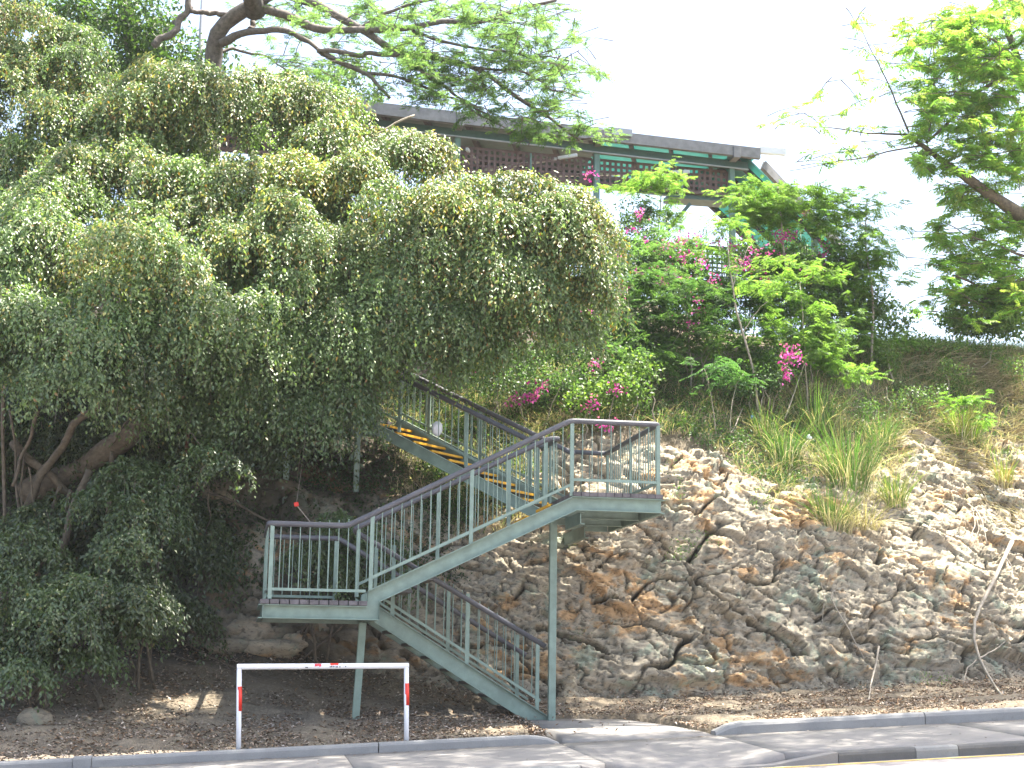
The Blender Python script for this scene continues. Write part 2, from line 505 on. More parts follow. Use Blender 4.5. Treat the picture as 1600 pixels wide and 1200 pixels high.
def hill_mesh():
    xs = np.r_[np.arange(-14, -4, 0.25), np.arange(-4, 13.5, 0.05), np.arange(13.5, 24, 0.25)]
    ss = np.r_[np.arange(-4.6, 9, 0.06), np.arange(9, 14, 0.25), np.arange(14, 55, 2)]
    XX, SS = np.meshgrid(xs, ss, indexing='ij')
    s0 = np.interp(XX, GX, S0)
    SSc = np.maximum(SS, s0)
    P = surf(XX, SSc)
    n = surf_n(XX, SSc)
    rocky = np.clip((SS + 0.1) / 0.5, 0, 1) * np.clip((smax(XX) + 0.4 - SS) / 0.8, 0, 1)
    fade = np.clip((SSc - s0) / 0.4, 0, 1)
    q = np.stack([XX, SS * 1.6, np.zeros_like(XX)], -1)
    h = rocky * (0.16 * facets(XX + .25 * SS, SS * 1.7 - .3 * XX, 0.42, 5, 1.2) + 0.06 * facets(XX, SS * 1.8, 0.13, 8, 1.4) - 0.05)
    h += fade * (0.05 + 0.05 * (1 - rocky)) * fbm(q * 1.5, 3, 5) + fade * 0.02 * fbm(q * 7, 13, 3)
    sink = np.clip((SS + .1) / .25, 0, 1) * np.clip((smax(XX) - .35 - SS) / .3, 0, 1) * np.clip((17.2 - XX) / .4, 0, 1) * np.clip((XX + 5.0) / .4, 0, 1)
    P = P + n * (h * (1 - sink) - .42 * sink)[..., None]
    inpad = np.clip((XX - 3.25) / .12, 0, 1) * np.clip((5.62 - XX - .55 * np.clip((P[..., 1] + 1.1) / 2.4, 0, 1) ** 1.5) / .12, 0, 1) * np.clip((1.45 - P[..., 1]) / .15, 0, 1)
    P[..., 2] -= inpad * .30
    nx, ns = XX.shape
    idx = np.arange(nx * ns).reshape(nx, ns)
    Fq = np.stack([idx[:-1, :-1], idx[1:, :-1], idx[1:, 1:], idx[:-1, 1:]], -1).reshape(-1, 4)
    mask = rocky.reshape(-1)
    soil_shade = (np.maximum(np.clip((3.2 - XX) / 2.5, 0, 1), .8 * np.clip((8.2 - XX) / 1.5, 0, 1) * np.clip((P[..., 2] - 4.6) / .8, 0, 1)) * np.clip((P[..., 1] - 1.6) / 1.6, 0, 1)).reshape(-1)  # soil darkened under the fig and on the upper slope, as painted shade
    col = np.stack([mask, soil_shade, mask], -1)
    return P.reshape(-1, 3), Fq, col

V, Fq, colr = hill_mesh()
me = np_mesh("hillside", V, Fq, False, colr)
hill = link("hillside", me, None, None)
# blended material: soil with rock where the face is bare
hm, nt, b = mat_new("hillside_ground")
p = pos(nt)
n1 = noise(nt, p, 2.2, 8, 0.7); n2 = noise(nt, p, 26, 5, 0.7)
soil = ramp(nt, n1, [(0.3, (0.10, 0.085, 0.062)), (0.5, (0.19, 0.155, 0.11)), (0.7, (0.28, 0.23, 0.16))])
soil = mixc(nt, ramp(nt, n2, [(0.5, (0, 0, 0)), (0.75, (1, 1, 1))]), soil, (0.36, 0.31, 0.24))
n5 = noise(nt, p, 1.3, 7, 0.65, 0.6)
rk = ramp(nt, n5, [(0.35, (0.10, 0.085, 0.07)), (0.5, (0.24, 0.20, 0.15)), (0.62, (0.36, 0.22, 0.10)), (0.75, (0.30, 0.28, 0.22))])
rk = mixc(nt, ramp(nt, noise(nt, p, 12, 6, 0.7), [(0.34, (1, 1, 1)), (0.5, (0, 0, 0))]), rk, (0.05, 0.043, 0.036))
tn = N(nt, "ShaderNodeAttribute", attribute_name="tint")
sp = N(nt, "ShaderNodeSeparateColor"); nt.links.new(tn.outputs['Color'], sp.inputs[0])
soil = mixc(nt, mixc(nt, 1.0, sp.outputs[1], (.93, .93, .93), 'MULTIPLY'), soil, (0.03, 0.025, 0.018))  # painted shade mixed into the soil colour
nt.links.new(mixc(nt, sp.outputs[0], soil, rk), b.inputs['Base Color'])
b.inputs['Roughness'].default_value = 0.95
bump(nt, b, n2, 0.9, 0.05)
me.materials.append(hm)
tag(hill, "steep cutting of weathered ochre and grey rock rising to a scrubby hilltop", None, None, 'structure')

# rocks: the fractured outcrop, split along its joints into pieces
def jointed(u, v, cell, seed):
    """nearest and second nearest joint cell: id, distance to the joint, hash of the pair"""
    gu, gv = u / cell, v / cell
    iu, iv = np.floor(gu).astype(np.int64), np.floor(gv).astype(np.int64)
    z = np.zeros_like(iu)
    d1 = np.full(u.shape, 1e9); d2 = np.full(u.shape, 1e9)
    id1 = np.zeros(u.shape, np.int64); id2 = np.zeros(u.shape, np.int64)
    for a in (-2, -1, 0, 1, 2):
        for b_ in (-2, -1, 0, 1, 2):
            ci, cj = iu + a, iv + b_
            wgt = 0.75 + 0.9 * _hash(ci, cj, z + 9, seed)
            d = np.hypot(gu - (ci + _hash(ci, cj, z, seed)), gv - (cj + _hash(ci, cj, z + 1, seed))) * wgt
            k = ci * 5000 + cj
            m1 = d < d1
            m2 = (~m1) & (d < d2)
            d2 = np.where(m1, d1, np.where(m2, d, d2)); id2 = np.where(m1, id1, np.where(m2, k, id2))
            d1 = np.where(m1, d, d1); id1 = np.where(m1, k, id1)
    pair = _hash(np.minimum(id1, id2), np.maximum(id1, id2), z, seed + 5)
    return id1, (d2 - d1) * cell, pair

def make_rocks():
    step = 0.024
    for (x0, x1, step) in ((-5.2, 2.7, .05), (2.7, 13.6, .025), (13.6, 17.5, .05)):
        xs = np.arange(x0, x1 + step * .5, step); ss = np.arange(-0.45, 6.2, step)
        XX, SS = np.meshgrid(xs, ss, indexing='ij')
        wq = np.stack([XX * 1.4, SS * 1.4, np.zeros_like(XX)], -1)
        wx = 0.16 * fbm(wq, 301, 3); wy = 0.16 * fbm(wq + 31, 302, 3)
        U = (XX + wx) * 0.60 + 0.10 * SS; W = (SS + wy) + 0.17 * (XX + wx)        # beds dip to the right
        cid, ed, pair = jointed(U, W, 0.52, 11)
        cid2, ed2, pair2 = jointed(U * 1.1, W * 1.25, 0.24, 12)
        h = 0.09 * fbm(np.stack([XX * .55, SS * .7, np.zeros_like(XX)], -1), 303, 3)
        h += 0.17 * facets(U, W, 0.80, 21, 0.9)
        h += 0.090 * facets(U, W, 0.36, 22, 1.1)
        calm = np.clip(.7 + 1.1 * vnoise(wq * .7 + 40, 320), .3, 1)
        h += 0.052 * calm * facets(U * 1.05, W * 1.4, 0.17, 23, 1.6)
        h += 0.022 * calm * facets(U, W * 1.7, 0.075, 24, 1.7)
        lay = W * 7.5 + 1.2 * fbm(wq * 1.7, 304, 3)
        amp = np.clip(vnoise(wq * .8 + 9, 305) * 1.4 + .4, 0, 1)
        h += 0.038 * amp * ((lay % 1) - .5)
        lay2 = W * 21 + 2.0 * fbm(wq * 2.7, 306, 3)
        h += 0.017 * amp * ((lay2 % 1) - .5)
        h += 0.012 * fbm(wq * 6, 307, 4)
        op = np.clip((pair - .45) / .4, 0, 1)                                       # only some joints stand open
        cid3, ed3, pair3 = jointed(U * 1.05, W * 1.5, 0.125, 14)
        h -= 0.30 * op * np.exp(-(ed / 0.030) ** 2) + 0.030 * np.clip((pair3 - .3) / .4, 0, 1) * np.exp(-(ed3 / 0.012) ** 2)
        h -= 0.11 * np.clip((pair2 - .35) / .4, 0, 1) * np.exp(-(ed2 / 0.020) ** 2)
        top = smax(XX) + 0.55 * fbm(wq * .8 + 77, 308, 4) + .15
        h = h - .30 * np.clip((SS - top + .45) / .45, 0, 1.2)
        ft0 = np.clip((SS + .12) / .4, 0, 1); h = h * ft0 - .22 * (1 - ft0)
        P = surf(XX, SS) + surf_n(XX, SS) * (h + 0.10)[..., None]
        t1 = _hash(cid, cid * 0, cid * 0, 71)
        tc = facets(U, W, 0.36, 22, 0.0) + .5
        tf = facets(U * 1.05, W * 1.4, 0.17, 23, 0.0) + .5
        t1 = np.clip((2.9 - XX) / 1.6, 0, 1) * np.clip(.75 + 1.1 * fbm(wq * .9, 333, 3), 0, 1)  # rock colour darkened towards the left to stand in for the fig's shade
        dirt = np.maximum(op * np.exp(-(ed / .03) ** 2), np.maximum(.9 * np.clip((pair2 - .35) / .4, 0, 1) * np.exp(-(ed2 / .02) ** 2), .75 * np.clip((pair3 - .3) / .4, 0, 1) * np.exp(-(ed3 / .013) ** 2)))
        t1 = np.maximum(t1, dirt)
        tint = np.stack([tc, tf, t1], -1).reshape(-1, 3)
        top = smax(XX) + 0.55 * fbm(wq * .8 + 77, 308, 4) + .15
        nx, ns = XX.shape
        idx = np.arange(nx * ns).reshape(nx, ns)
        Fq = np.stack([idx[:-1, :-1], idx[1:, :-1], idx[1:, 1:], idx[:-1, 1:]], -1).reshape(-1, 4)
        keep = (SS < top).reshape(-1)[Fq].all(1)
        Fq = Fq[keep]
        fid = cid.reshape(-1)[Fq[:, 0]]
        ids, cnt = np.unique(fid, return_counts=True)
        order = ids[np.argsort(-cnt)]
        lim = 236 if step < .03 else (46 if x0 < 0 else 14)
        Pf = P.reshape(-1, 3)
        def emit(Fs, stuff=False):
            used = np.unique(Fs); rm = np.full(nx * ns, -1); rm[used] = np.arange(len(used))
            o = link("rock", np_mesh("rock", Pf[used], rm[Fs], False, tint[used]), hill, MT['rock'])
            if stuff: o.name = "small_rocks"; o["kind"] = "stuff"
        srt = np.argsort(fid, kind='stable'); fs = fid[srt]
        big = set(order[:lim].tolist())
        st_ = np.searchsorted(fs, ids); en = np.searchsorted(fs, ids, 'right')
        rest = []
        for k, a, b_ in zip(ids, st_, en):
            if k in big and b_ - a > 25: emit(Fq[srt[a:b_]])
            else: rest.append(Fq[srt[a:b_]])
        if rest: emit(np.concatenate(rest), True)
make_rocks()

# ------------------------------------------------------------------ street: road, footpath, kerbs
YB, YF, YR = -1.12, -1.30, -3.80            # edging kerb back and front, road kerb line
def zf(X, Y): return zk(X) - 0.115 + 0.036 * (Y - YF)         # footpath falls towards the road
def zr(X): return zf(X, YR) - 0.113
def sheet(name, xs, ys, zfun, mat, th=0.25, parent=None):
    XX, YY = np.meshgrid(xs, ys, indexing='ij')
    Z = zfun(XX, YY)
    nx, ny = XX.shape
    idx = np.arange(nx * ny).reshape(nx, ny)
    Fq = np.stack([idx[:-1, :-1], idx[1:, :-1], idx[1:, 1:], idx[:-1, 1:]], -1).reshape(-1, 4)
    me = np_mesh(name, np.stack([XX, YY, Z], -1).reshape(-1, 3), Fq, True)
    return link(name, me, parent, mat)
def far_flat(X): return np.clip(X, -30, 40)
grd = sheet("ground", np.linspace(-150, 150, 31), np.linspace(-150, 150, 31), lambda X, Y: np.full_like(X, -4.0), MT['soil'])
tag(grd, "wide ground far below and around the hill", None, None, 'structure')
xs_r = np.r_[np.arange(-40, 60, 0.5)]
road = sheet("road", xs_r, np.r_[-28, -20, -12, -8, np.arange(-6, YR - .15, 0.3), YR - 0.001], lambda X, Y: zr(X) - 0.01 * (YR - Y), MT['road'])
tag(road, "pale sunlit road surface climbing to the right", None, None, 'structure')
ln = sheet("road_line", np.arange(4.6, 14, 0.25), np.array([YR - 0.20, YR - 0.11]), lambda X, Y: zr(X) - 0.01 * (YR - Y) + 0.004, MT['line'])
tag(ln, "thin yellow line painted along the road beside the kerb", None, None, 'structure')

RAMP0, RAMP1 = 3.55, 5.55                    # driveway-like ramp through the kerb at the stair foot
fp = bpy.data.objects.new("footpath", None); COL.objects.link(fp); fp["_o"] = [0, 0, 0]
tag(fp, "grey concrete footpath between the two kerbs", None, None, 'structure')
joints = [-20, -14, -11, -8, -5, -2.2, 0.95, 3.55, 5.55, 8.6, 11.6, 14.6, 20, 30]
for a, b_ in zip(joints[:-1], joints[1:]):
    g = 0.006
    m = MB()
    ramp_slab = a == 3.55
    n = 8
    xs = np.linspace(a + g, b_ - g, n + 1)
    ys = np.linspace(YR + 0.16, YF - 0.002, 6)
    XX, YY = np.meshgrid(xs, ys, indexing='ij')
    Z = zf(XX, YY)
    if ramp_slab:
        t = np.clip((YR + 1.5 - YY) / 1.4, 0, 1) * np.clip(np.minimum(XX - a, b_ - XX) / 0.45, 0, 1)
        Z = Z - 0.105 * t
    idx = np.arange(XX.size).reshape(XX.shape)
    Fq = np.stack([idx[:-1, :-1], idx[1:, :-1], idx[1:, 1:], idx[:-1, 1:]], -1).reshape(-1, 4)
    me = np_mesh("slab", np.stack([XX, YY, Z], -1).reshape(-1, 3), Fq, False)
    o = link("slab", me, None, MT['path']); o.parent = fp
    sd = o.modifiers.new("thick", 'SOLIDIFY'); sd.thickness = 0.12; sd.offset = -1
# dark joint bed under the slabs
bed = sheet("joint_bed", np.arange(-20, 30.1, .5), np.array([YR + 0.16, YF]), lambda X, Y: zf(X, Y) - 0.125, MT['soil'], parent=fp)

# ramp pad between the edging kerbs up to the stair foot
XXp = [3.58, 3.9, 4.4, 5.0, 5.5]
pad_m = MB()
ypad = [YF, -1.05, -0.5, 0.1, 0.75, 1.35]
VV = []; FF = []
for j, y in enumerate(ypad):
    t = j / (len(ypad) - 1)
    x0 = 3.62 + 0.0 * t; x1 = 5.50 - 0.55 * t ** 1.5
    x0 = 3.62 - 0.25 * max(0, t - .4)
    for i in range(6):
        x = x0 + (x1 - x0) * i / 5
        z = zf(x, YF) * (1 - t) + 0.03 * t + 0.004 + 0.02 * math.sin(t * 3.1)
        VV.append((x, y, z))
for j in range(len(ypad) - 1):
    for i in range(5):
        FF.append((j * 6 + i, j * 6 + i + 1, (j + 1) * 6 + i + 1, (j + 1) * 6 + i))
me = np_mesh("slab", np.array(VV), np.array(FF), True)
o = link("slab", me, None, MT['path']); o.parent = fp
sd = o.modifiers.new("thick", 'SOLIDIFY'); sd.thickness = 0.3; sd.offset = -1

def kerb_piece(name, a, b_, y0, y1, ztop, zbot, mat, parent, r=0.03, end0=False, end1=False, n=6):
    """kerb block following the slope, front edge rounded; y0 back, y1 front"""
    prof = [(y0, -1), (y0, 0), (y1 + r, 0), (y1 + r * .3, -r * .3), (y1, -r), (y1, -1)]
    V = []; Fs = []
    xs = list(np.linspace(a, b_, n + 1))
    for k, x in enumerate(xs):
        for (y, dz) in prof:
            top = ztop(x)
            if end0: top -= max(0, 0.10 - 0.10 * min(1, ((x - a) / 0.35)) ** .5)
            if end1: top -= max(0, 0.10 - 0.10 * min(1, ((b_ - x) / 0.35)) ** .5)
            z = zbot(x) if dz == -1 else top + dz
            V.append((x, y, z))
    q = len(prof)
    for k in range(n):
        for j in range(q):
            Fs.append((k * q + j, k * q + (j + 1) % q, (k + 1) * q + (j + 1) % q, (k + 1) * q + j))
    Fs += [tuple(range(q - 1, -1, -1)), tuple(range(n * q, n * q + q))]
    m = MB(); m.add(V, Fs)
    o = m.build(name, mat, None)
    o.parent = parent
    return o
ek = bpy.data.objects.new("edging_kerb", None); COL.objects.link(ek)
tag(ek, "low pale concrete edging along the foot of the garden bed", None, None, 'structure')
ej = [-16, -9.5, -5, -2.15, -1.95, 1.35, 3.55]
for a, b_ in zip(ej[:-1], ej[1:]):
    if a == -2.15:
        kerb_piece("kerb_segment", a, b_, YB - .0, YF - .015, lambda x: zk(x) + .015, lambda x: zk(x) - .3, MT['kerb'], ek)
    else:
        kerb_piece("kerb_segment", a + .006, b_ - .006, YB, YF, zk, lambda x: zk(x) - .3, MT['kerb'], ek, .035, False, b_ == 3.55, 16)
zk2 = lambda x: zk(x) + 0.035
for a, b_ in zip([5.52, 8.3, 11.4, 14.5], [8.3, 11.4, 14.5, 24]):
    kerb_piece("kerb_segment", a + .006, b_ - .006, YB + .03, YF, zk2, lambda x: zk(x) - .3, MT['kerb'], ek, .05, a == 5.52, False, 16)
rkb = bpy.data.objects.new("road_kerb", None); COL.objects.link(rkb)
tag(rkb, "dark stained concrete kerb between road and footpath", None, None, 'structure')
rj = [-20, -14, -8, -4.6, -1.6, 1.3, 3.25]
for a, b_ in zip(rj[:-1], rj[1:]):
    kerb_piece("kerb_segment", a + .004, b_ - .004, YR + .158, YR, lambda x: zf(x, YR + .1) + .004, lambda x: zr(x) - .2, MT['road_kerb'], rkb, .04, False, False, 8)
def dip(x): 
    t = min(1, max(0, (x - 3.25) / .55)) if x < 4.5 else min(1, max(0, (6.1 - x) / .75))
    return zf(x, YR + .1) + .004 - 0.098 * t
for a, b_ in [(3.25, 6.1)]:
    kerb_piece("kerb_segment", a + .004, b_ - .004, YR + .158, YR, dip, lambda x: zr(x) - .2, MT['path'], rkb, .012, False, False, 24)
for a, b_ in zip([6.1, 7.0, 7.5, 10.5, 13.5], [7.0, 7.5, 10.5, 13.5, 24]):
    kerb_piece("kerb_segment", a + .004, b_ - .004, YR + .158, YR, lambda x: zf(x, YR + .1) + .004, lambda x: zr(x) - .2, MT['dark_kerb'] if a != 7.0 else MT['road_kerb'], rkb, .04, False, False, 8)

# ------------------------------------------------------------------ staircase
Z1, Z2 = 1.545, 3.054
st = thing("staircase", (2.6, 1.1, 0.0), "pale green steel staircase zigzagging up the rock with grey handrails", "staircase")
G, RL = MT['green'], MT['rail']
def part(mb, name, mat=G, parent=st, **k): return mb.build(name, mat, parent, **k)

def stringer(poly, y_web, y_out, name="stringer"):
    """channel: recessed web with flanges along top and bottom edges; poly = (top points, bottom points) in XZ"""
    top, bot = poly
    m = MB()
    outline = top + bot[::-1]
    m.prism(outline, 'y', min(y_web, y_web + .012), max(y_web, y_web + .012))
    for pts, sgn in ((top, -1), (bot, 1)):
        for (a, b_) in zip(pts[:-1], pts[1:]):
            A = np.array(a); B = np.array(b_)
            if np.linalg.norm(B - A) < 0.02: continue
            y0, y1 = sorted((y_web, y_out))
            off = np.array([0, sgn * 0.006])
            V = [(A[0], y0, A[1]), (B[0], y0, B[1]), (B[0], y1, B[1]), (A[0], y1, A[1])]
            V2 = [(x, y, z + sgn * .012) for x, y, z in V]
            m.add(V + V2, [(0, 1, 2, 3), (7, 6, 5, 4), (0, 4, 5, 1), (1, 5, 6, 2), (2, 6, 7, 3), (3, 7, 4, 0)])
    return part(m, name)
SL = 0.4886
front = ([(-.05, Z1 - .068), (1.262, Z1 - .068), (1.264, Z1 + .13), (3.97, Z2 - .062), (5.2, Z2 - .062)],
         [(-.05, Z1 - .245), (1.42, Z1 - .245), (1.422, Z1 - .011), (4.02, Z2 - .25), (5.2, Z2 - .25)])
stringer(front, 0.02, -0.06)
inner = ([(1.1, Z1 + .05), (3.97, Z2 - .062)], [(1.1, Z1 - .16), (3.97, Z2 - .26)])
stringer(([(1.264, Z1 + .13), (3.97, Z2 - .062)], [(1.264, Z1 - .07), (3.97, Z2 - .25)]), 0.98, 1.05)

# left landing frame and boards
LW = 2.1
m = MB()
m.box((-.06, LW / 2, Z1 - .157), (.012, LW + .1, .178))
m.box((-.09, LW / 2, Z1 - .074), (.06, LW + .1, .012)); m.box((-.09, LW / 2, Z1 - .24), (.06, LW + .1, .012))
m.box((.68, LW + .02, Z1 - .157), (1.5, .012, .178))
for x in (.3, .75): m.box((x, LW / 2 + .02, Z1 - .12), (.06, LW - .06, .10))
m.box((1.36, LW / 2 + .03, Z1 - .16), (.09, LW - .06, .17))
lf1 = part(m, "landing_frame")
for k in range(11):
    x = -0.105 + 0.125 * k + .06
    mb = MB().box((x, LW / 2 - .02, Z1 - .034), (.112, LW + .12 + random.uniform(-.01, .01), .058))
    mb.build("plank", MT['plank'], lf1).location = Vector((0, 0, 0))
# right landing: polygon turned towards the upper flight
TH = 0.7272
UD = np.array([-math.cos(TH), math.sin(TH), 0.489]); VD = np.array([math.sin(TH), math.cos(TH), 0.0])
P0 = np.array([3.995, 2.184, Z2]); PW = 0.92
P1 = P0 + VD * PW
RW = 2.95
m = MB()
def ibeam(m, a, b_, z, h=.19, w=.06):
    a = np.array([a[0], a[1], z - h / 2]); b_ = np.array([b_[0], b_[1], z - h / 2])
    d = (b_ - a) / np.linalg.norm(b_ - a); s_ = np.array([d[1], -d[0], 0])
    m.bar(a, b_, .012, h)
    for q in (-1, 1): m.bar(a + s_ * w / 2 + (0, 0, q * (h / 2 - .006)), b_ + s_ * w / 2 + (0, 0, q * (h / 2 - .006)), w, .011)
ibeam(m, (5.2, 0.03), (5.2, RW + .05), Z2 - .062)
ibeam(m, (5.18, RW + .03), (4.62, 2.92), Z2 - .062)
ibeam(m, (4.10, 0.06), (4.10, 1.02), Z2 - .262, .16)
ibeam(m, (4.02, 1.06), (5.16, 1.06), Z2 - .066)
ibeam(m, (4.02, 2.05), (5.16, 2.05), Z2 - .066)
ibeam(m, (3.98, 1.06), (3.98, 2.15), Z2 - .066)
ibeam(m, (4.6, 2.0), (4.6, 4.2), Z2 - .262, .18)
lf2 = part(m, "landing_frame")
for k in range(11):
    x0 = 3.965 + 0.1135 * k
    xa, xb = x0 + .002, x0 + .108
    yb = lambda x: min(RW + .05, 2.16 + max(0, (x - 3.995)) * math.cos(TH) / math.sin(TH) + .02) if x < 4.62 else RW + .05
    mb = MB().prism([(xa, -.075), (xb, -.075), (xb, yb(xb)), (xa, yb(xa))], 'z', Z2 - .058, Z2 - .002)
    mb.build("plank", MT['plank'], lf2).location = Vector((0, 0, 0))

# flights of treads with yellow nosings
def flight(A, B, side, n, skip_last=True, stone=False):
    """A bottom nosing point, B top; side = width vector"""
    A = np.array(A, float); B = np.array(B, float); side = np.array(side, float)
    d = B - A; h = d.copy(); h[2] = 0; run = np.linalg.norm(h) / n; h /= np.linalg.norm(h)
    sl = np.linalg.norm(side); sv = side / sl
    for k in range(1, n):
        p = A + d * k / n
        c = p + side / 2 + h * (run * .5)
        t = MB().box(c - (0, 0, .022), (run - .03, sl - .03, .04), h, sv, (0, 0, 1))
        tr = t.build("tread", MT['tread'], st)
        ns = MB().box(p + side / 2 + h * .012 - (0, 0, .014), (.05, sl - .03, .036), h, sv, (0, 0, 1))
        ns.build("nosing", MT['yellow'], tr).location = (0, 0, 0)
flight((1.27, 0.04, Z1), (3.97, 0.04, Z2), (0, .93, 0), 9)
LX0, LX1 = 3.86, 1.36
LFY0, LFY1 = 1.12, 1.98
flight((LX0, LFY0, 0.02), (LX1, LFY0, Z1), (0, LFY1 - LFY0, 0), 9)
UT = 3.4
UE = P0 + UD * UT
flight(P0, UE, VD * PW, 10)

# lower flight stringers
ltop = [(LX1 - .12, Z1 + .03), (LX0 + .05, 0.115)]; lbot = [(LX1 - .12, Z1 - .21), (LX0 - .22, 0.0)]
def lower_str(y0, y1):
    m = MB()
    zt = lambda x: 0.09 + (LX0 - x) * (Z1 - .02) / (LX0 - LX1)
    xa, xb = LX1 - .1, LX0 + .06
    poly = [(xa, zt(xa)), (xb, zt(xb)), (xb, 0.0), (LX0 - .28, 0.0), (xa, zt(xa) - .24)]
    m.prism(poly, 'y', y0, y0 + .012)
    ys = sorted((y0, y1))
    m.prism([(xa, zt(xa)), (xb, zt(xb)), (xb, zt(xb) - .012), (xa, zt(xa) - .012)], 'y', *ys)
    m.prism([(xa, zt(xa) - .24), (LX0 - .28, 0.012), (LX0 - .28, 0.0), (xa, zt(xa) - .252)], 'y', *ys)
    part(m, "stringer")
lower_str(LFY0 - .02, LFY0 - .08); lower_str(LFY1 + .01, LFY1 + .08)
# upper flight stringers
for base in (P0, P1):
    m = MB()
    a = base + UD * -0.05 + (0, 0, -.03 if base is P0 else .10); b_ = base + UD * UT + (0, 0, -.03 if base is P0 else .10)
    hh_ = .18 if base is P0 else .25
    lo = np.array([0, 0, -hh_])
    m.bar(a + lo / 2, b_ + lo / 2, .016, hh_ - .03)
    m.bar(a, b_, .06, .012); m.bar(a + lo, b_ + lo, .06, .012)
    part(m, "stringer")
# third landing, half hidden under the fig
m = MB()
UEl = UE + np.array([-.1, .0, 0])
for off in (np.zeros(3), VD * PW):
    a = UE + off; m.bar(a + (0, 0, -.15), a + np.array([-1.6, .1, -.15]), .02, .2)
m.bar(UE + np.array([-1.6, .1, -.15]), UE + VD * PW + np.array([-1.6, .1, -.15]), .02, .2)
lf3 = part(m, "landing_frame")
for k in range(10):
    c = UE + VD * PW / 2 + np.array([-.12 - .15 * k, .01 * k, -.02])
    MB().box(c, (.14, PW, .04), (1, 0, 0), VD, (0, 0, 1)).build("plank", MT['plank'], lf3).location = (0, 0, 0)
# columns
def column(x, y, z0, z1, w=.10, lean=0.0, parent=st):
    m = MB().bar((x + lean, y, z0), (x, y, z1), w, w * .85, up=(0, 1, 0))
    m.box((x + lean, y, z0 + .012), (w * 2, w * 2, .024))
    part(m, "column", G, parent, bevel=.006)
column(3.925, 1.03, -.05, Z2 - .27, .10)
column(1.30, 1.06, -.1, Z1 - .25, .10, -.06)
for (t, o) in ((3.5, 0.05), (4.2, .05)):
    q = UE + np.array([-(t - 3.4) * 1.6 + .1, .05, 0])
    column(q[0], q[1], ground(q[0], q[1]) - .1, UE[2] - .25, .09)

# railings
def lerp(a, b_, t): return np.array(a) * (1 - t) + np.array(b_) * t
def rail_run(A, B, top, bot, posts, foot, step=0.126, pad=0.06, bal_r=0.007, br=True):
    """A, B: base points (x, y, z of the walking line); top, bot: heights at A and B; posts: list of fractions"""
    A = np.array(A, float); B = np.array(B, float)
    L = np.linalg.norm((B - A)[:2]); d = (B - A)[:3] / np.linalg.norm(B - A)
    hd = B - A; hd[2] = 0; hd /= np.linalg.norm(hd); sd = np.array([hd[1], -hd[0], 0])
    up = np.array([0, 0, 1.0])
    z = lambda t, h: lerp(A, B, t) + up * (h[0] * (1 - t) + h[1] * t)
    if br:
        part(MB().bar(z(0, bot), z(1, bot), .022, .036), "bottom_rail")
    for t in posts:
        a = z(t, foot); b_ = z(t, top) - up * .05
        m = MB().box((a + b_) / 2, (.052, .03, abs(b_[2] - a[2])), hd, sd, up)
        part(m, "post", G)
    n = max(1, int(round(L / step)))
    for k in range(1, n):
        t = k / n
        if any(abs(t - q) * L < .045 for q in posts): continue
        m = MB().tube([z(t, bot), z(t, top) - up * .05], bal_r, 6, False)
        part(m, "baluster", G, smooth=True)
def handrail(pts, r=.037):
    """pipe with softly rounded bends"""
    P = [np.array(p, float) for p in pts]
    Q = [P[0]]
    for i in range(1, len(P) - 1):
        a, b_, c = P[i - 1], P[i], P[i + 1]
        e = min(.07, np.linalg.norm(a - b_) * .3, np.linalg.norm(c - b_) * .3)
        p = b_ + (a - b_) / np.linalg.norm(a - b_) * e; q = b_ + (c - b_) / np.linalg.norm(c - b_) * e
        for t in (0, .33, .67, 1): Q.append(p * (1 - t) ** 2 + b_ * 2 * t * (1 - t) + q * t * t)
    Q.append(P[-1])
    part(MB().tube(Q, r, 12), "handrail", RL, smooth=True)

H = 1.0; HC = H - .037
yf = -.02
# left landing: front, side, back
rail_run((0, yf, Z1), (1.24, yf, Z1), (H, H + .12), (.125, .125), [0.012], (-.0, 0))
rail_run((-.03, yf + .05, Z1), (-.03, LW, Z1), (H, H), (.125, .125), [.33, .66, .985], (0, 0))
rail_run((-.03, LW, Z1), (1.0, LW, Z1), (H, H), (.125, .125), [.97], (0, 0))
# middle flight front: follows the stringer
MA, MBp = (1.30, yf, Z1 + .13), (3.955, yf, Z2 - .06)
rail_run(MA, MBp, (H + .04, H + .06), (.165, .16), [0.0, .49, 1.0], (0, 0), .1245)
rail_run((1.20, 1.0, Z1 + .09), (3.80, 1.0, Z2 - .14), (H + .0, H + .03), (.165, .16), [0.0, .42, .80, 1.0], (0, 0), .1245)
# right landing: front, right side, back
rail_run((3.97, yf, Z2), (5.155, yf, Z2), (H, H), (.165, .165), [1.0], (0, 0), .128)
rail_run((5.16, .0, Z2), (5.16, RW, Z2), (H, H), (.165, .165), [.5, .985], (0, 0))
rail_run((5.16, RW, Z2), (P1[0], P1[1] + .03, Z2), (H, H), (.165, .165), [], (0, 0))
rail_run((3.99, 1.05, Z2), (3.99, 2.15, Z2), (H - .08, H - .08), (.165, .165), [.5, .97], (0, 0))
BX = 0.98
handrail([(P1[0] - .0, P1[1] + .03, Z2 + HC), (5.16, RW, Z2 + HC), (5.16, yf, Z2 + HC), (3.93, yf, Z2 + HC), (BX, yf, Z1 + HC), (-.03, yf, Z1 + HC), (-.03, LW, Z1 + HC), (1.0, LW, Z1 + HC), (LX0 - .12, LFY1 + .03, .90)])
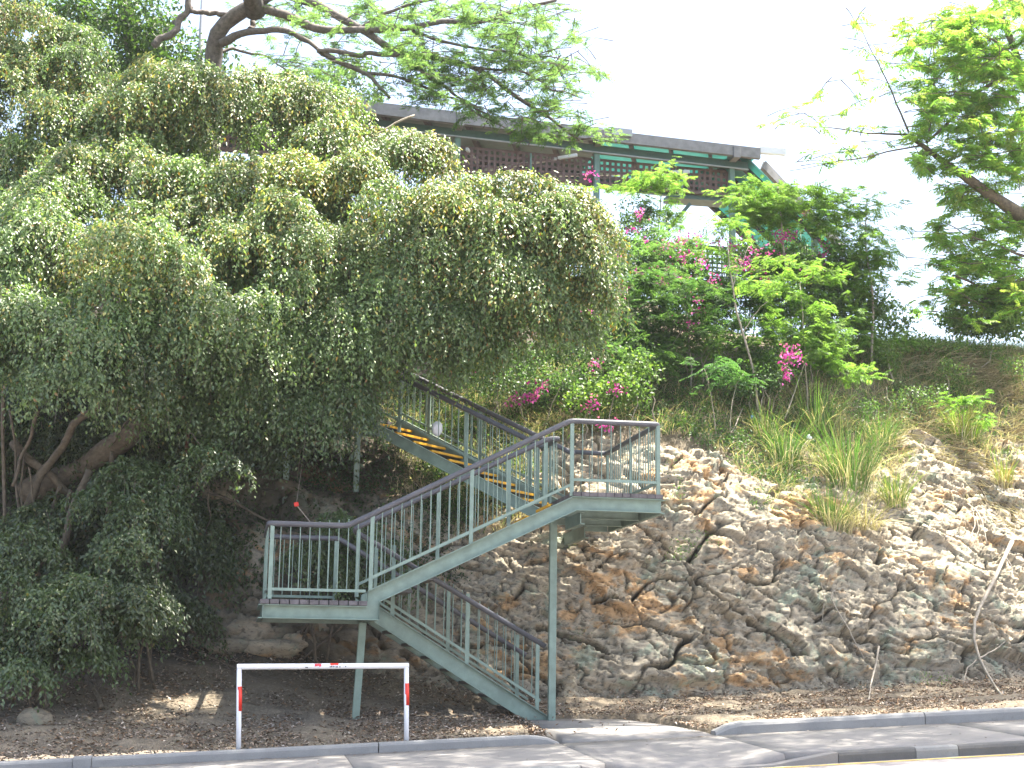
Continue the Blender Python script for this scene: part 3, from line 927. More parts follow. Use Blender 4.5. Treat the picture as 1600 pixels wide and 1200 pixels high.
# lower flight rails
zl = lambda x: 0.09 + (LX0 - x) * (Z1 - .02) / (LX0 - LX1)
for y, ps in ((LFY0 - .03, [.12, .56, .98]), (LFY1 + .03, [.05, .50, .93])):
    xa, xb = 1.42, LX0 - .08
    rail_run((xa, y, zl(xa)), (xb, y, zl(xb)), (1.0, 1.0), (.14, .14), ps, (-.02, -.02))
handrail([(3.99, 2.15, Z2 + H - .12), (3.99, 1.05, Z2 + H - .12), (3.84, 1.0, Z2 + .86), (1.16, 1.0, Z1 + HC + .06), (1.16, 1.08, Z1 + HC + .02), (LX0 - .02, LFY0 - .03, 1.02)])
# upper flight rails
for base, hh, ps in ((P0, .95, [.02, .40, .78]), (P1, .97, [.22, .5, .8])):
    a = base + UD * .02; b_ = base + UD * UT
    rail_run(a, b_, (hh, hh), (.2, .2), ps, (.02, .02))
    pts = [a + (0, 0, hh - .037), b_ + (0, 0, hh - .037), b_ + np.array([-1.4, .08, hh - .037])]
    if base is P1: pts = [np.array([4.66, 2.93, Z2 + HC])] + pts
    else: pts = [np.array([3.99, 2.13, Z2 + HC - .06])] + pts
    handrail(pts, .04)

# ------------------------------------------------------------------ barrier in front
b0 = at(374, 1168, -1.03); b1 = at(636, 1153, -1.03)
t0 = at(374, 1042, -1.03); t1 = at(635, 1040, -1.03)
ba = thing("safety_barrier", ((b0[0] + b1[0]) / 2, -1.03, float(b0[2])), "white tubular hoop barrier with a red band on each post beside the kerb", "barrier")
m = MB().tube([(t0[0] - .03, -1.03, t0[2]), (t0[0] + .05, -1.03, t0[2] + .003), (t1[0] - .05, -1.03, t1[2] - .003), (t1[0] + .03, -1.03, t1[2])], .034, 14)
part(m, "crossbar", MT['white'], ba, smooth=False, bevel=.008)
for bb, tt in ((b0, t0), (b1, t1)):
    hgt = tt[2] - bb[2]
    lo = np.array([bb[0], -1.03, bb[2] - .25]); hi = np.array([tt[0], -1.03, tt[2] - .02])
    po = part(MB().tube([lo, hi], .030, 14), "post", MT['white'], ba, smooth=True)
    za, zb = (.45, .755)
    pa = np.array([bb[0] + (tt[0] - bb[0]) * za, -1.03, bb[2] + hgt * za]); pb = np.array([bb[0] + (tt[0] - bb[0]) * zb, -1.03, bb[2] + hgt * zb])
    band = MB().tube([pa, pb], .0315, 14).build("band", MT['red'], po, smooth=True); band.location = (0, 0, 0)
def bar_patch(u0, u1, a0, a1, mat, name, rag=.3):
    """thin torn patch wrapped on the front of the crossbar"""
    L = t1 - t0; nu, na = 14, 6
    V = []; Fs = []
    for i in range(nu + 1):
        for j in range(na + 1):
            u = u0 + (u1 - u0) * i / nu; f = j / na
            jit = rag * (random.random() - .5) * (a1 - a0)
            a = a0 + (a1 - a0) * f + (jit if j in (0, na) else 0)
            c = t0 + L * u
            V.append((c[0], -1.03 - .0355 * math.cos(a), c[2] + .0355 * math.sin(a)))
    for i in range(nu):
        for j in range(na):
            Fs.append((i * (na + 1) + j, (i + 1) * (na + 1) + j, (i + 1) * (na + 1) + j + 1, i * (na + 1) + j + 1))
    part(MB().add(V, Fs), name, mat, ba)
bar_patch(.445, .485, .0, 1.1, MT['sticker'], "sticker")
bar_patch(.538, .588, .35, 1.5, MT['red'], "sticker", .2)
for u0, u1, a0 in ((.535, .552, -.35), (.555, .564, -.3), (.57, .585, -.45), (.592, .6, -.4), (.628, .634, -.3), (.39, .405, -.6)):
    bar_patch(u0, u1, a0, a0 + .35, MT['ink'], "scuff", .6)

# ------------------------------------------------------------------ shelter on the hilltop
SY = 12.4
sh = thing("walkway_shelter", (7.2, SY, 9.2), "long open shelter on the hilltop with grey fascia, brown lattice and teal roof lining", "shelter")
ft = lambda x: 12.90 - .040 * (x - 3.96)      # fascia top
lb_ = lambda x: 11.72 - .020 * (x - 3.96)     # lattice bottom
xs0, xs1 = -3.0, 11.0
def slab_between(xa, xb, y0, y1, top, bot, name, mat, parent=sh):
    V = []
    for x in (xa, xb):
        for y in (y0, y1):
            V += [(x, y, bot(x)), (x, y, top(x))]
    m = MB().add(V, [(0, 1, 3, 2), (4, 6, 7, 5), (0, 4, 5, 1), (2, 3, 7, 6), (0, 2, 6, 4), (1, 5, 7, 3)])
    return part(m, name, mat, parent)
slab_between(xs0, 7.9, SY - .42, SY - .30, ft, lambda x: ft(x) - .28, "fascia", MT['fascia'])
slab_between(7.905, xs1, SY - .40, SY - .28, lambda x: ft(x) - .02, lambda x: ft(x) - .27, "fascia", MT['fascia'])
slab_between(7.45, 7.93, SY - .47, SY - .425, lambda x: ft(x) + .04, lambda x: ft(x) - .13, "gutter_joint", MT['galv'])
slab_between(xs1 + .004, xs1 + .62, SY - .40, SY - .27, lambda x: ft(11) + .02, lambda x: ft(11) - .13, "gutter_end", MT['white'])
roof = slab_between(xs0, 7.4, SY - .27, SY + 2.6, lambda x: ft(x) - .02, lambda x: ft(x) - .06, "roof", MT['steel'])
slab_between(7.404, xs1 + .1, SY - .27, SY + 2.6, lambda x: ft(x) - .02, lambda x: ft(x) - .03, "roof_lining", MT['teal'])
slab_between(xs0, xs1 - .2, SY - .10, SY + .02, lambda x: ft(x) - .285, lambda x: ft(x) - .47, "beam", MT['steel'])
slab_between(xs0, xs1 - .2, SY - .13, SY - .105, lambda x: ft(x) - .455, lambda x: ft(x) - .485, "beam_flange", MT['galv'])
slab_between(xs0, xs1, SY + 2.5, SY + 2.62, lambda x: ft(x) - .07, lambda x: ft(x) - .4, "beam", MT['steel'])
for k in range(15):
    x = xs0 + .5 + k * .95
    part(MB().bar((x, SY - .2, ft(x) - .14), (x + .9, SY + 2.5, ft(x + .9) - .14), .09, .15), "rafter", MT['rafter'])
for x in (-2.4, .72, 3.98, 7.2, 10.42):
    part(MB().box((x, SY - .02, (ft(x) - .1 + 8.9) / 2), (.13, .13, ft(x) - .1 - 8.9)), "post", MT['postg'], sh, bevel=.01)
for x in (-2.4, .72, 3.98, 7.2, 10.42):
    part(MB().box((x, SY - .2, ft(x) - .18), (.16, .5, .3)), "bracket", MT['fascia'], sh, bevel=.01)
# lattice panels, bay by bay
def lattice_panel(xa, xb, top, bot, y, pitch, w, mat, parent, name="lattice_panel"):
    m = MB()
    n = int((xb - xa) / pitch)
    for k in range(n + 1):
        x = xa + (xb - xa) * k / n
        m.bar((x, y, bot(x)), (x, y, top(x)), w, .012, up=(0, 1, 0))
    hgt = top(xa) - bot(xa)
    nh = int(round(hgt / pitch))
    for k in range(nh + 1):
        f = k / nh
        a = (xa, y + .013, bot(xa) + (top(xa) - bot(xa)) * f); b_ = (xb, y + .013, bot(xb) + (top(xb) - bot(xb)) * f)
        m.bar(a, b_, .012, w, up=(0, 0, 1))
    o = part(m, name, mat, parent); o["kind"] = "stuff"
    return o
for xa, xb in ((-2.3, .64), (.8, 3.9), (4.06, 7.12), (7.28, 10.34)):
    lattice_panel(xa, xb, lambda x: lb_(x) + .54, lb_, SY + .08, .128, .062, MT['lattice'], sh)
    slab_between(xa, xb, SY + .03, SY + .12, lambda x: lb_(x) - .005, lambda x: lb_(x) - .075, "lattice_sill", MT['lattice'])
lattice_panel(10.5, 11.6, lambda x: lb_(x) + .5 - .5 * (x - 10.5), lambda x: lb_(x) - .5 * (x - 10.5), SY + .5, .128, .062, MT['lattice'], sh)
for x in (5.65, 9.2):
    part(MB().tube([(x, SY - .12, ft(x) - .68), (x, SY - .12, ft(x) - 1.28)], .022, 6), "hanging_rod", MT['postg'], sh)
for a, b_ in (((4.2, SY + .0, ft(4.2) - .70), (4.55, SY + .6, ft(4.5) - .80)), ((4.7, SY + 1.4, ft(5) - .70), (6.7, SY - .2, ft(6.7) - .62)), ((6.2, SY + 1.2, ft(6) - .72), (9.4, SY - .05, ft(9.4) - .66))):
    part(MB().bar(a, b_, .06, .07), "brace", MT['white'], sh)
# knee props under the walkway floor and its dark beam on the right
part(MB().box((9.7, SY + .35, 11.47), (1.5, .5, .10)), "soffit", MT['steel'], sh)
part(MB().bar((8.9, SY + .1, 10.62), (9.45, SY + .1, 11.3), .08, .08), "brace", MT['steel'], sh)
# descending wing at the right end
m = MB(); w0 = np.array([10.6, SY - .2, ft(10.6) - .12]); wd = np.array([3.0, 1.4, -1.75]); ws = np.array([-.7, 2.3, .0])
def quad_slab(a, d, s_, th): 
    V = [a, a + d, a + d + s_, a + s_]; return V + [v + np.array([0, 0, th]) for v in V]
m.add(quad_slab(w0, wd, ws, .05), [(3, 2, 1, 0), (4, 5, 6, 7), (0, 1, 5, 4), (1, 2, 6, 5), (2, 3, 7, 6), (3, 0, 4, 7)])
part(m, "wing_roof", MT['teal'])if False else part(m, "wing_roof", MT['teal'], sh)
part(MB().bar(w0 + (0.5, -.08, -.28), w0 + wd + np.array([0, -.08, .0]), .10, .22), "wing_fascia", MT['fascia'], sh)
for k in range(4):
    a = w0 + ws * (.1 + .28 * k) + (0, 0, -.08)
    part(MB().bar(a, a + wd, .08, .13), "rafter", MT['rafter'], sh)
part(MB().box((12.9, SY + 1.2, 9.9), (.12, .12, 3.0)), "post", MT['postg'], sh)

lf = thing("lattice_fence", (8.5, SY + .5, 9.2), "dark green lattice railing behind the bougainvillea below the shelter", "fence")
for xa, xb in ((3.6, 7.0), (7.05, 10.4), (10.45, 12.6)):
    lattice_panel(xa, xb, lambda x: 10.36 - .012 * (x - 6), lambda x: 9.35, SY + .35, .115, .04, MT['lattice2'], lf)
    part(MB().bar((xa, SY + .35, 9.33), (xb, SY + .35, 9.33), .08, .10), "bottom_rail", MT['lattice2'], lf)
    part(MB().bar((xa, SY + .35, 10.40), (xb, SY + .35, 10.36), .06, .07), "top_rail", MT['lattice2'], lf)
    part(MB().box((xa + .03, SY + .36, 9.75), (.08, .08, 1.4)), "post", MT['lattice2'], lf)

# ------------------------------------------------------------------ foliage generators
def unit(a): return a / (np.linalg.norm(a, axis=-1)[..., None] + 1e-9)
def leaf_faces(P, D, Nn, L, W, C, fold=0.25, curl=0.15):
    """diamond leaves, two triangles each, folded along the midrib"""
    n = len(P)
    D = unit(D); S = unit(np.cross(D, Nn)); Nn = np.cross(S, D)
    L = np.broadcast_to(L, (n,))[:, None]; W = np.broadcast_to(W, (n,))[:, None]
    base = P; tip = P + D * L - Nn * L * curl
    mid = P + D * L * 0.42 + Nn * L * 0.02
    a = mid + S * W * .5 + Nn * W * fold; b_ = mid - S * W * .5 + Nn * W * fold
    V = np.stack([base, a, tip, b_], 1).reshape(-1, 3)
    k = np.arange(n)[:, None] * 4
    Ft = np.concatenate([k + np.array([[0, 2, 1]]), k + np.array([[0, 3, 2]])], 1).reshape(-1, 3)
    return V, Ft, np.repeat(C, 4, axis=0)

class Foliage:
    def __init__(s): s.V, s.F, s.C, s.n = [], [], [], 0
    def add(s, V, Fc, C):
        s.V.append(V); s.F.append(Fc + s.n); s.C.append(C); s.n += len(V)
    def build(s, name, mat, parent):
        me = np_mesh(name, np.concatenate(s.V), np.concatenate(s.F), False, np.concatenate(s.C))
        return link(name, me, parent, mat)

def rand_dir(n):
    return unit(rng.normal(size=(n, 3)))

FIG_D = np.array([0.095, 0.165, 0.060]); FIG_M = np.array([0.20, 0.29, 0.105]); FIG_Y = np.array([0.50, 0.46, 0.16]); FIG_O = np.array([0.34, 0.20, 0.05])
def fig_lobe(fo, c, R, nb, droop=1.0, young=0.25, leaf=0.072, Lr=(0.5, 1.2), tone=1.0):
    """weeping branchlets that leave the lobe's upper shell and hang, leaves along each"""
    R = np.array(R, float)
    M_ = int(np.clip(R[0] * R[2] * 11, 3, 22))
    nb = int(nb * 1.4)
    dc = rand_dir(M_); dc[:, 2] = dc[:, 2] * .8 + .25; dc[:, 1] = -np.abs(dc[:, 1]) * .9 + .15; dc = unit(dc)
    cc = c + dc * R * rng.uniform(.55, .92, (M_, 1))
    sub = np.stack([rng.uniform(.30, .52, M_), rng.uniform(.28, .42, M_), rng.uniform(.26, .46, M_)], -1) * np.minimum(1.0, 1.4 * R.min() + .25)
    which = rng.integers(0, M_, nb)
    d = rand_dir(nb); d[:, 2] = np.abs(d[:, 2]) - 0.25 * rng.random(nb)
    d[:, 1] -= 0.3; d = unit(d)
    S = cc[which] + d * sub[which] * (0.35 + 0.65 * rng.random(nb) ** .6)[:, None]
    d = unit(d + .8 * dc[which])
    Lr = (Lr[0] * .8, Lr[1] * 1.15)
    tonec = rng.uniform(.8, 1.25, M_)[which]; ycl = np.clip(rng.normal(1, .7, M_), .1, 2.4)[which]
    L = rng.uniform(*Lr, nb)
    K = 26
    out = d.copy(); out[:, 2] = np.abs(out[:, 2]) * .5 + .15
    out[:, :2] += rng.normal(0, .35, (nb, 2)); out = unit(out)
    t = (np.arange(K) + rng.random((nb, K))) / K                      # nb, K
    tl = t * L[:, None]
    P = S[:, None, :] + out[:, None, :] * (0.55 * tl * (1 - 0.35 * t))[..., None]
    P[..., 2] -= droop * (0.62 * tl ** 2 / (0.35 + L[:, None] * .6))
    tang = out[:, None, :] * 0.55 + np.array([0, 0, -1.0]) * (droop * 1.24 * tl / (0.35 + L[:, None] * .6))[..., None]
    P = P.reshape(-1, 3); tang = unit(tang.reshape(-1, 3))
    n = len(P)
    P = P + rng.normal(0, .03, (n, 3))
    sd = rand_dir(n); sd[:, 2] *= .4
    D = unit(tang * 0.45 + sd * 1.0 + np.array([0, 0, -.5]))
    Nn = unit(rand_dir(n) * 0.62 + np.repeat(d, K, axis=0) * .45 + np.array([0, -.42, .55]))
    u = rng.random(n)
    tt = t.reshape(-1)
    top = np.repeat(np.clip(d[:, 2], 0, 1), K)
    C = FIG_D + (FIG_M - FIG_D) * rng.random((n, 1))
    isy = u < young * np.repeat(ycl, K) * (0.25 + 0.9 * top) * (0.35 + tt)
    C[isy] = FIG_Y * rng.uniform(.55, 1.0, (isy.sum(), 1))
    iso = u < 0.05 * young * 4 * tt
    C[iso] = FIG_O * rng.uniform(.6, 1.0, (iso.sum(), 1))
    C = C * rng.uniform(.75, 1.25, (n, 1)) * np.repeat(tonec, K)[:, None] * tone
    fo.add(*leaf_faces(P, D, Nn, leaf * rng.uniform(.7, 1.25, n), leaf * .5 * rng.uniform(.8, 1.2, n), C, .18, .12))
    # twigs
    for k in range(0, nb, 9):
        tq = np.linspace(0, 1, 5)
        tl = tq * L[k]
        Q = S[k] + out[k] * (0.55 * tl * (1 - .35 * tq))[:, None]
        Q[:, 2] -= droop * 0.62 * tl ** 2 / (.35 + L[k] * .6)
        V, Fs = tube_arrays(Q, np.linspace(.008, .003, 5), 3)
        F4 = np.array(Fs); F3 = np.concatenate([F4[:, :3], F4[:, [0, 2, 3]]])
        fo.add(V, F3, np.tile([[.17, .14, .10]], (len(V), 1)))

def frond_cloud(fo, tips, dirs, flen, pin, tone, npair=8, droop=.35, pw=.22):
    """bipinnate fronds: pairs of narrow pinnae along a drooping rachis"""
    n = len(tips)
    K = npair
    t = (np.arange(K) + .6) / K
    flen = np.broadcast_to(flen, (n,))
    D = unit(dirs)
    P = tips[:, None, :] + D[:, None, :] * (flen[:, None] * t)[..., None]
    P[..., 2] -= droop * flen[:, None] * t ** 2
    side = unit(np.cross(D, np.array([0, 0, 1.0]) + rng.normal(0, .25, (n, 3))))
    tang = unit(D[:, None, :] + np.array([0, 0, -1.0]) * (2 * droop * t)[None, :, None])
    up_ = np.cross(side, D); up_ *= np.sign(up_[:, 2:3] + 1e-6)
    Vs = []
    pl = pin * (0.55 + .75 * np.sin(np.pi * (.12 + .8 * t)))
    tone = np.asarray(tone)
    Cn = tone[rng.integers(0, len(tone), n)] * rng.uniform(.75, 1.25, (n, 1))
    for sg in (-1, 1):
        dd = unit(side[:, None, :] * sg + tang * .55 + np.array([0, 0, -.18]) + rng.normal(0, .12, (n, K, 3)))
        nn = unit(up_[:, None, :] + rng.normal(0, .3, (n, K, 3)))
        Lp = np.broadcast_to(pl[None, :] * flen[:, None] / np.mean(flen), (n, K)).reshape(-1)
        C = np.repeat(Cn, K, axis=0) * rng.uniform(.85, 1.15, (n * K, 1))
        fo.add(*leaf_faces(P.reshape(-1, 3), dd.reshape(-1, 3), nn.reshape(-1, 3), Lp, Lp * pw, C, .12, .15))

def leaf_cloud(fo, c, R, n, leaf, tones, up=.7, asp=.6, shell=.5):
    d = rand_dir(n)
    rad = (shell + (1 - shell) * rng.random(n) ** .5)[:, None]
    P = c + d * np.array(R) * rad + rng.normal(0, .05, (n, 3))
    D = unit(d * .6 + rand_dir(n) + np.array([0, -.1, -.3]))
    Nn = unit(rand_dir(n) * .8 + np.array([0, -.3, up]))
    tones = np.asarray(tones)
    C = tones[rng.integers(0, len(tones), n)] * rng.uniform(.7, 1.3, (n, 1))
    fo.add(*leaf_faces(P, D, Nn, leaf * rng.uniform(.6, 1.3, n), leaf * asp * rng.uniform(.8, 1.2, n), C, .2, .1))

def lobe_px(cx, cy, rx, ry, Y):
    return at(cx, cy, Y), rx / pxm(Y), ry / pxm(Y)

def tube_obj(lines, name, mat, parent, n=7):
    if name in ("aerial_root", "stem", "branch") and len(lines) > 1:
        for ln_ in lines: o = tube_obj([ln_], name, mat, parent, n)
        return o
    m = MB()
    for pts, r in lines: m.tube(pts, r, n)
    return m.build(name, mat, parent, smooth=True)

# ------------------------------------------------------------------ weeping fig, the big one
fig_base = np.array([-3.3, 4.4, ground(-3.3, 4.4)])
fig = thing("fig_tree", fig_base, "large weeping fig with glossy drooping foliage overhanging the stairs", "tree")
fo = Foliage()
LOBES = [  # cx, cy, rx, ry, Y, depth, branchlets, youngness
    (340, 190, 170, 95, 6.0, 1.5, 760, .30), (240, 215, 90, 80, 6.0, 1.2, 300, .32), (450, 190, 100, 70, 5.6, 1.1, 380, .26),
    (545, 225, 90, 55, 5.0, .8, 300, .38), (610, 255, 75, 45, 4.6, .7, 230, .42),
    (200, 320, 130, 85, 5.0, 1.2, 520, .28), (410, 320, 150, 80, 4.4, 1.3, 640, .30), (520, 320, 90, 75, 3.8, 1.0, 400, .36),
    (300, 380, 110, 90, 4.2, 1.1, 460, .24), (440, 420, 130, 100, 3.5, 1.1, 600, .26),
    (700, 370, 150, 85, 3.2, 1.1, 660, .36), (800, 350, 120, 70, 3.0, 1.0, 520, .42), (845, 400, 80, 90, 2.8, .8, 440, .40), (893, 375, 45, 65, 2.8, .5, 190, .48),
    (620, 430, 110, 90, 3.3, 1.0, 460, .22), (740, 460, 130, 75, 2.9, .9, 520, .22), (850, 470, 80, 70, 2.9, .8, 300, .26), (885, 470, 40, 55, 2.8, .5, 120, .3),
    (210, 450, 100, 110, 3.4, 1.0, 520, .30), (100, 390, 80, 90, 3.6, 1.0, 360, .10), (60, 340, 80, 70, 4.2, 1.0, 280, .08), (40, 430, 75, 90, 3.0, .8, 320, .06),
    (330, 510, 110, 80, 3.0, .9, 380, .10), (480, 510, 110, 75, 3.0, .9, 380, .08), (600, 520, 90, 60, 3.1, .8, 260, .08),
    (130, 540, 120, 60, 3.2, .9, 320, .06), (700, 530, 110, 45, 3.0, .7, 230, .08), (20, 540, 70, 60, 3.0, .8, 180, .05),
    (60, 690, 90, 90, 5.9, .7, 380, .02), (190, 830, 90, 80, 5.2, .5, 260, .02), (330, 690, 100, 80, 5.6, .6, 340, .02), (110, 850, 90, 60, 4.8, .5, 240, .02), (310, 830, 70, 60, 5.0, .4, 160, .02), (210, 700, 90, 80, 5.8, .6, 320, .02), (410, 740, 50, 60, 5.4, .4, 130, .02),
    (335, 850, 60, 80, 4.3, .3, 190, .02), (400, 850, 50, 60, 4.2, .3, 120, .02), (270, 930, 50, 40, 3.6, .3, 90, .02),
    (350, 610, 100, 40, 3.6, .7, 220, .04), (480, 605, 90, 42, 3.5, .6, 230, .05), (535, 595, 40, 40, 3.4, .5, 120, .06),
    (470, 650, 110, 38, 2.9, .4, 330, .03), (520, 632, 42, 34, 2.9, .35, 150, .04), (420, 690, 80, 30, 3.2, .3, 150, .02), (500, 690, 40, 26, 3.1, .3, 70, .02), (340, 650, 90, 40, 3.6, .5, 190, .03),
    (120, 590, 130, 50, 3.0, .9, 330, .05), (300, 600, 100, 40, 3.2, .8, 220, .05),
    (260, 575, 160, 40, 3.5, .9, 240, .05), (430, 570, 130, 40, 3.4, .8, 220, .05), (545, 565, 50, 35, 3.3, .6, 90, .05), (820, 535, 100, 34, 3.3, .6, 240, .12), (720, 560, 80, 24, 3.5, .5, 130, .10),
]
for cx, cy, rx, ry, Y, dp, nb, yg in LOBES:
    if cy > 430 and cx < 420: Y -= 1.0 * min(1, (420 - cx) / 200)
    c, a, b_ = lobe_px(cx, cy, rx, ry, Y)
    fig_lobe(fo, c, (a, dp, b_), int(nb * 1.0), 1.0, yg, tone=.45 if yg <= .02 else .7 if cy > 585 else 1.0)  # leaf colour of the low lobes darkened to imitate shade under the crown
# shaded inner mass
for cx, cy, rx, ry, Y in [(150, 300, 150, 160, 6.5), (380, 300, 180, 140, 6.2), (250, 480, 220, 110, 5.0), (520, 460, 180, 100, 4.8), (760, 450, 140, 70, 4.2)]:
    c, a, b_ = lobe_px(cx, cy, rx, ry, Y)
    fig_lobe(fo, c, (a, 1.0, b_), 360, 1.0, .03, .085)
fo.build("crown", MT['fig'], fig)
def pl(pts, Y): return [at(x, y, Y + dy) for x, y, dy in pts]
limbs = []
def limb(pts, Y, r0, r1, seed, n=16, amp=.06):
    Q = wiggle(pl(pts, Y), n, amp, seed)
    limbs.append((Q, np.linspace(r0, r1, n) * (1 + .12 * vnoise(np.stack([np.arange(n) * .9, np.full(n, seed * 3.1), np.zeros(n)], -1), 4))))
limb([(40, 770, .8), (136, 728, .3), (178, 702, .1), (223, 670, 0), (278, 605, -.1), (330, 500, .2), (360, 380, .8)], 3.6, .20, .09, 1, 20)
limb([(20, 690, .2), (52, 723, .2), (105, 765, .2), (150, 790, .4)], 3.6, .07, .05, 2)
limb([(200, 600, 0), (130, 650, .1), (80, 720, .2), (40, 800, .4)], 3.4, .05, .07, 3)
limb([(140, 735, 0), (120, 790, -.1), (98, 850, -.1), (80, 930, .1)], 3.3, .06, .055, 4)
limb([(175, 705, 0), (172, 760, 0), (160, 840, 0), (150, 950, 0)], 3.4, .035, .03, 5)
for i, (xa, ya, xb, yb, rr) in enumerate([(5, 600, 10, 880, .03), (15, 640, 28, 880, .02), (38, 700, 35, 860, .018), (95, 760, 60, 900, .04), (110, 765, 85, 900, .03), (45, 730, 70, 880, .016),
                           (145, 770, 160, 870, .02), (190, 770, 175, 880, .016), (230, 780, 222, 890, .014), (300, 770, 305, 880, .012), (325, 760, 322, 860, .014), (60, 640, 20, 760, .03), (250, 600, 170, 700, .02)]):
    limb([(xa, ya, .2 * math.sin(i)), ((xa + xb) / 2 + 5 * math.sin(i * 2), (ya + yb) / 2, .1), (xb, yb, 0)], 3.5, rr, rr * .8, 10 + i, 10, .05)
limb([(160, 700, 1), (220, 740, .8), (330, 770, .4), (420, 815, 0)], 3.6, .03, .02, 31)
limb([(150, 850, 1), (100, 700, 2), (60, 560, 2.4), (90, 380, 2.4), (200, 240, 2.2)], 3.6, .28, .10, 32, 20)
limb([(90, 420, 2), (300, 330, 1.6), (480, 290, 1.0), (650, 300, .2), (760, 340, -.4)], 3.6, .12, .03, 33, 20)
tube_obj(limbs, "trunk", MT['bark_fig'], fig, 9)
limbs = []
for i, (x, y0, y1, r) in enumerate([(292, 640, 740, .045), (318, 620, 735, .05), (334, 640, 720, .04), (305, 650, 700, .02), (488, 585, 650, .025), (470, 590, 660, .018), (545, 590, 640, .02), (250, 640, 700, .02)]):
    limb([(x, y0 - 60, .1), (x + 3, (y0 + y1) / 2, 0), (x - 2, y1, .0)], 3.9, r, r * .7, 50 + i, 8, .03)
tube_obj(limbs, "aerial_root", MT['bark_red'], fig, 6)
limbs = []
limb([(583, 215, 0), (600, 203, 0), (625, 188, 0), (648, 180, 0)], 5.0, .022, .018, 60, 8, .01)
tube_obj(limbs, "bare_branch", MT['bark_pale'], fig, 6)

# second fig, further back on the left
f2 = thing("fig_tree", (-6.0, 7.5, ground(-6, 7.5)), "fig tree with yellowish crown rising at the upper left edge", "tree")
fo = Foliage()
for cx, cy, rx, ry, Y, nb, yg in [(40, 90, 95, 90, 7.0, 420, .40), (110, 130, 70, 75, 7.0, 330, .42), (60, 200, 110, 90, 6.4, 420, .3), (20, 270, 80, 70, 5.8, 260, .16), (140, 220, 60, 80, 6.6, 260, .34), (-40, 150, 90, 140, 7.0, 260, .2), (90, 290, 80, 50, 6.0, 200, .1)]:
    c, a, b_ = lobe_px(cx, cy, rx, ry, Y)
    fig_lobe(fo, c, (a, 1.2, b_), nb, 1.0, yg)
fo.build("crown", MT['fig'], f2)
limbs = []
limb([(-60, 640, 0), (-30, 480, 0), (0, 350, 0), (50, 220, 0), (70, 120, 0)], 7.2, .22, .05, 71, 16)
tube_obj(limbs, "trunk", MT['bark_fig'], f2, 8)

# low shrubs under the fig
def shrub_fig(lobes, label, dark):
    x0, y0 = lobes[0][0], lobes[0][1]
    c0 = at(x0, lobes[0][1] + lobes[0][3], lobes[0][4])
    t = thing("shrub", (c0[0], c0[1], ground(c0[0], c0[1])), label, "shrub", "leafy shrubs under the fig")
    fo = Foliage()
    for cx, cy, rx, ry, Y, nb, yg in lobes:
        c, a, b_ = lobe_px(cx, cy, rx, ry, Y)
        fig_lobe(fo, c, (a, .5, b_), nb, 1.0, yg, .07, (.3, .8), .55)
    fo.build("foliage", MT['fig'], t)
    lines = []
    for k in range(5 if lobes[0][2] > 30 else 0):
        g = np.array([c0[0] + rng.normal(0, .25), c0[1] + .1 * k, 0]); g[2] = ground(g[0], g[1]) - .05
        q = at(lobes[k % len(lobes)][0], lobes[k % len(lobes)][1], lobes[k % len(lobes)][4])
        lines.append((wiggle([g, (g + q) / 2 + rng.normal(0, .06, 3), q], 8, .03, 80 + k), np.linspace(.025, .008, 8)))
    if not lines:
        q = at(lobes[0][0], lobes[0][1], lobes[0][4]); lines = [(wiggle([q + (-.3, .3, .5), q + (-.1, .1, .3), q], 8, .02, 77), np.linspace(.012, .004, 8))]
    tube_obj(lines, "stem", MT['bark_fig'], t, 5)
shrub_fig([(60, 970, 90, 70, 1.4, 260, .04), (20, 930, 60, 80, 1.6, 150, .03), (120, 1000, 70, 50, 1.2, 130, .03), (40, 1030, 70, 35, 1.1, 110, .03), (170, 960, 45, 60, 1.4, 110, .03)], "bushy dark green shrub at the lower left corner by the kerb", 0)
shrub_fig([(215, 880, 50, 90, 1.9, 210, .02), (235, 950, 40, 70, 1.8, 130, .02), (200, 800, 50, 70, 2.1, 120, .02), (190, 960, 40, 50, 1.7, 80, .02), (265, 800, 30, 70, 2.2, 70, .02)], "tall narrow curtain of leaves left of the lower landing", 0)
shrub_fig([(325, 725, 28, 16, 2.2, 26, .05), (345, 735, 18, 18, 2.1, 18, .05)], "small sunlit leafy sprig in the shade above the left landing", 0)
shrub_fig([(500, 890, 45, 60, 2.9, 110, .02), (540, 860, 30, 60, 2.8, 60, .02), (590, 900, 40, 40, 3.0, 60, .02)], "dark leafy shrub behind the lower landing railing", 0)

# ------------------------------------------------------------------ rain tree overhead
rt_base = np.array([-1.2, 10.2, ground(-1.2, 10.2)])
rt = thing("rain_tree", rt_base, "spreading rain tree with dark limbs reaching over the shelter roof", "tree")
limbs = []
RY = 9.5
limb([(325, 260, .6), (330, 150, .5), (335, 80, .3), (342, 46, .2), (358, 24, 0), (394, 7, -.2), (430, -15, -.3)], RY, .24, .13, 90, 18, .05)
limb([(345, 68, 0), (394, 46, -.3), (447, 48, -.6), (486, 66, -.9), (500, 80, -1)], RY, .09, .04, 91)
limb([(394, 8, -.2), (460, 31, -.6), (495, 44, -.8), (556, 48, -1), (644, 48, -1.4), (687, 35, -1.6), (753, 35, -2), (819, 13, -2.3), (870, 0, -2.5)], RY, .095, .03, 92, 26)
limb([(440, -12, -.3), (490, 5, -.5), (530, 31, -.8), (582, 57, -1), (626, 87, -1.2), (687, 92, -1.5), (740, 105, -1.7), (797, 140, -2), (862, 188, -2.4), (906, 219, -2.7)], RY, .10, .02, 93, 28)
limb([(495, 79, -1), (556, 83, -1), (626, 87, -1.2)], RY, .05, .05, 94)
limb([(500, 80, -.9), (530, 96, -1), (574, 114, -1.2), (609, 153, -1.5)], RY, .06, .03, 95)
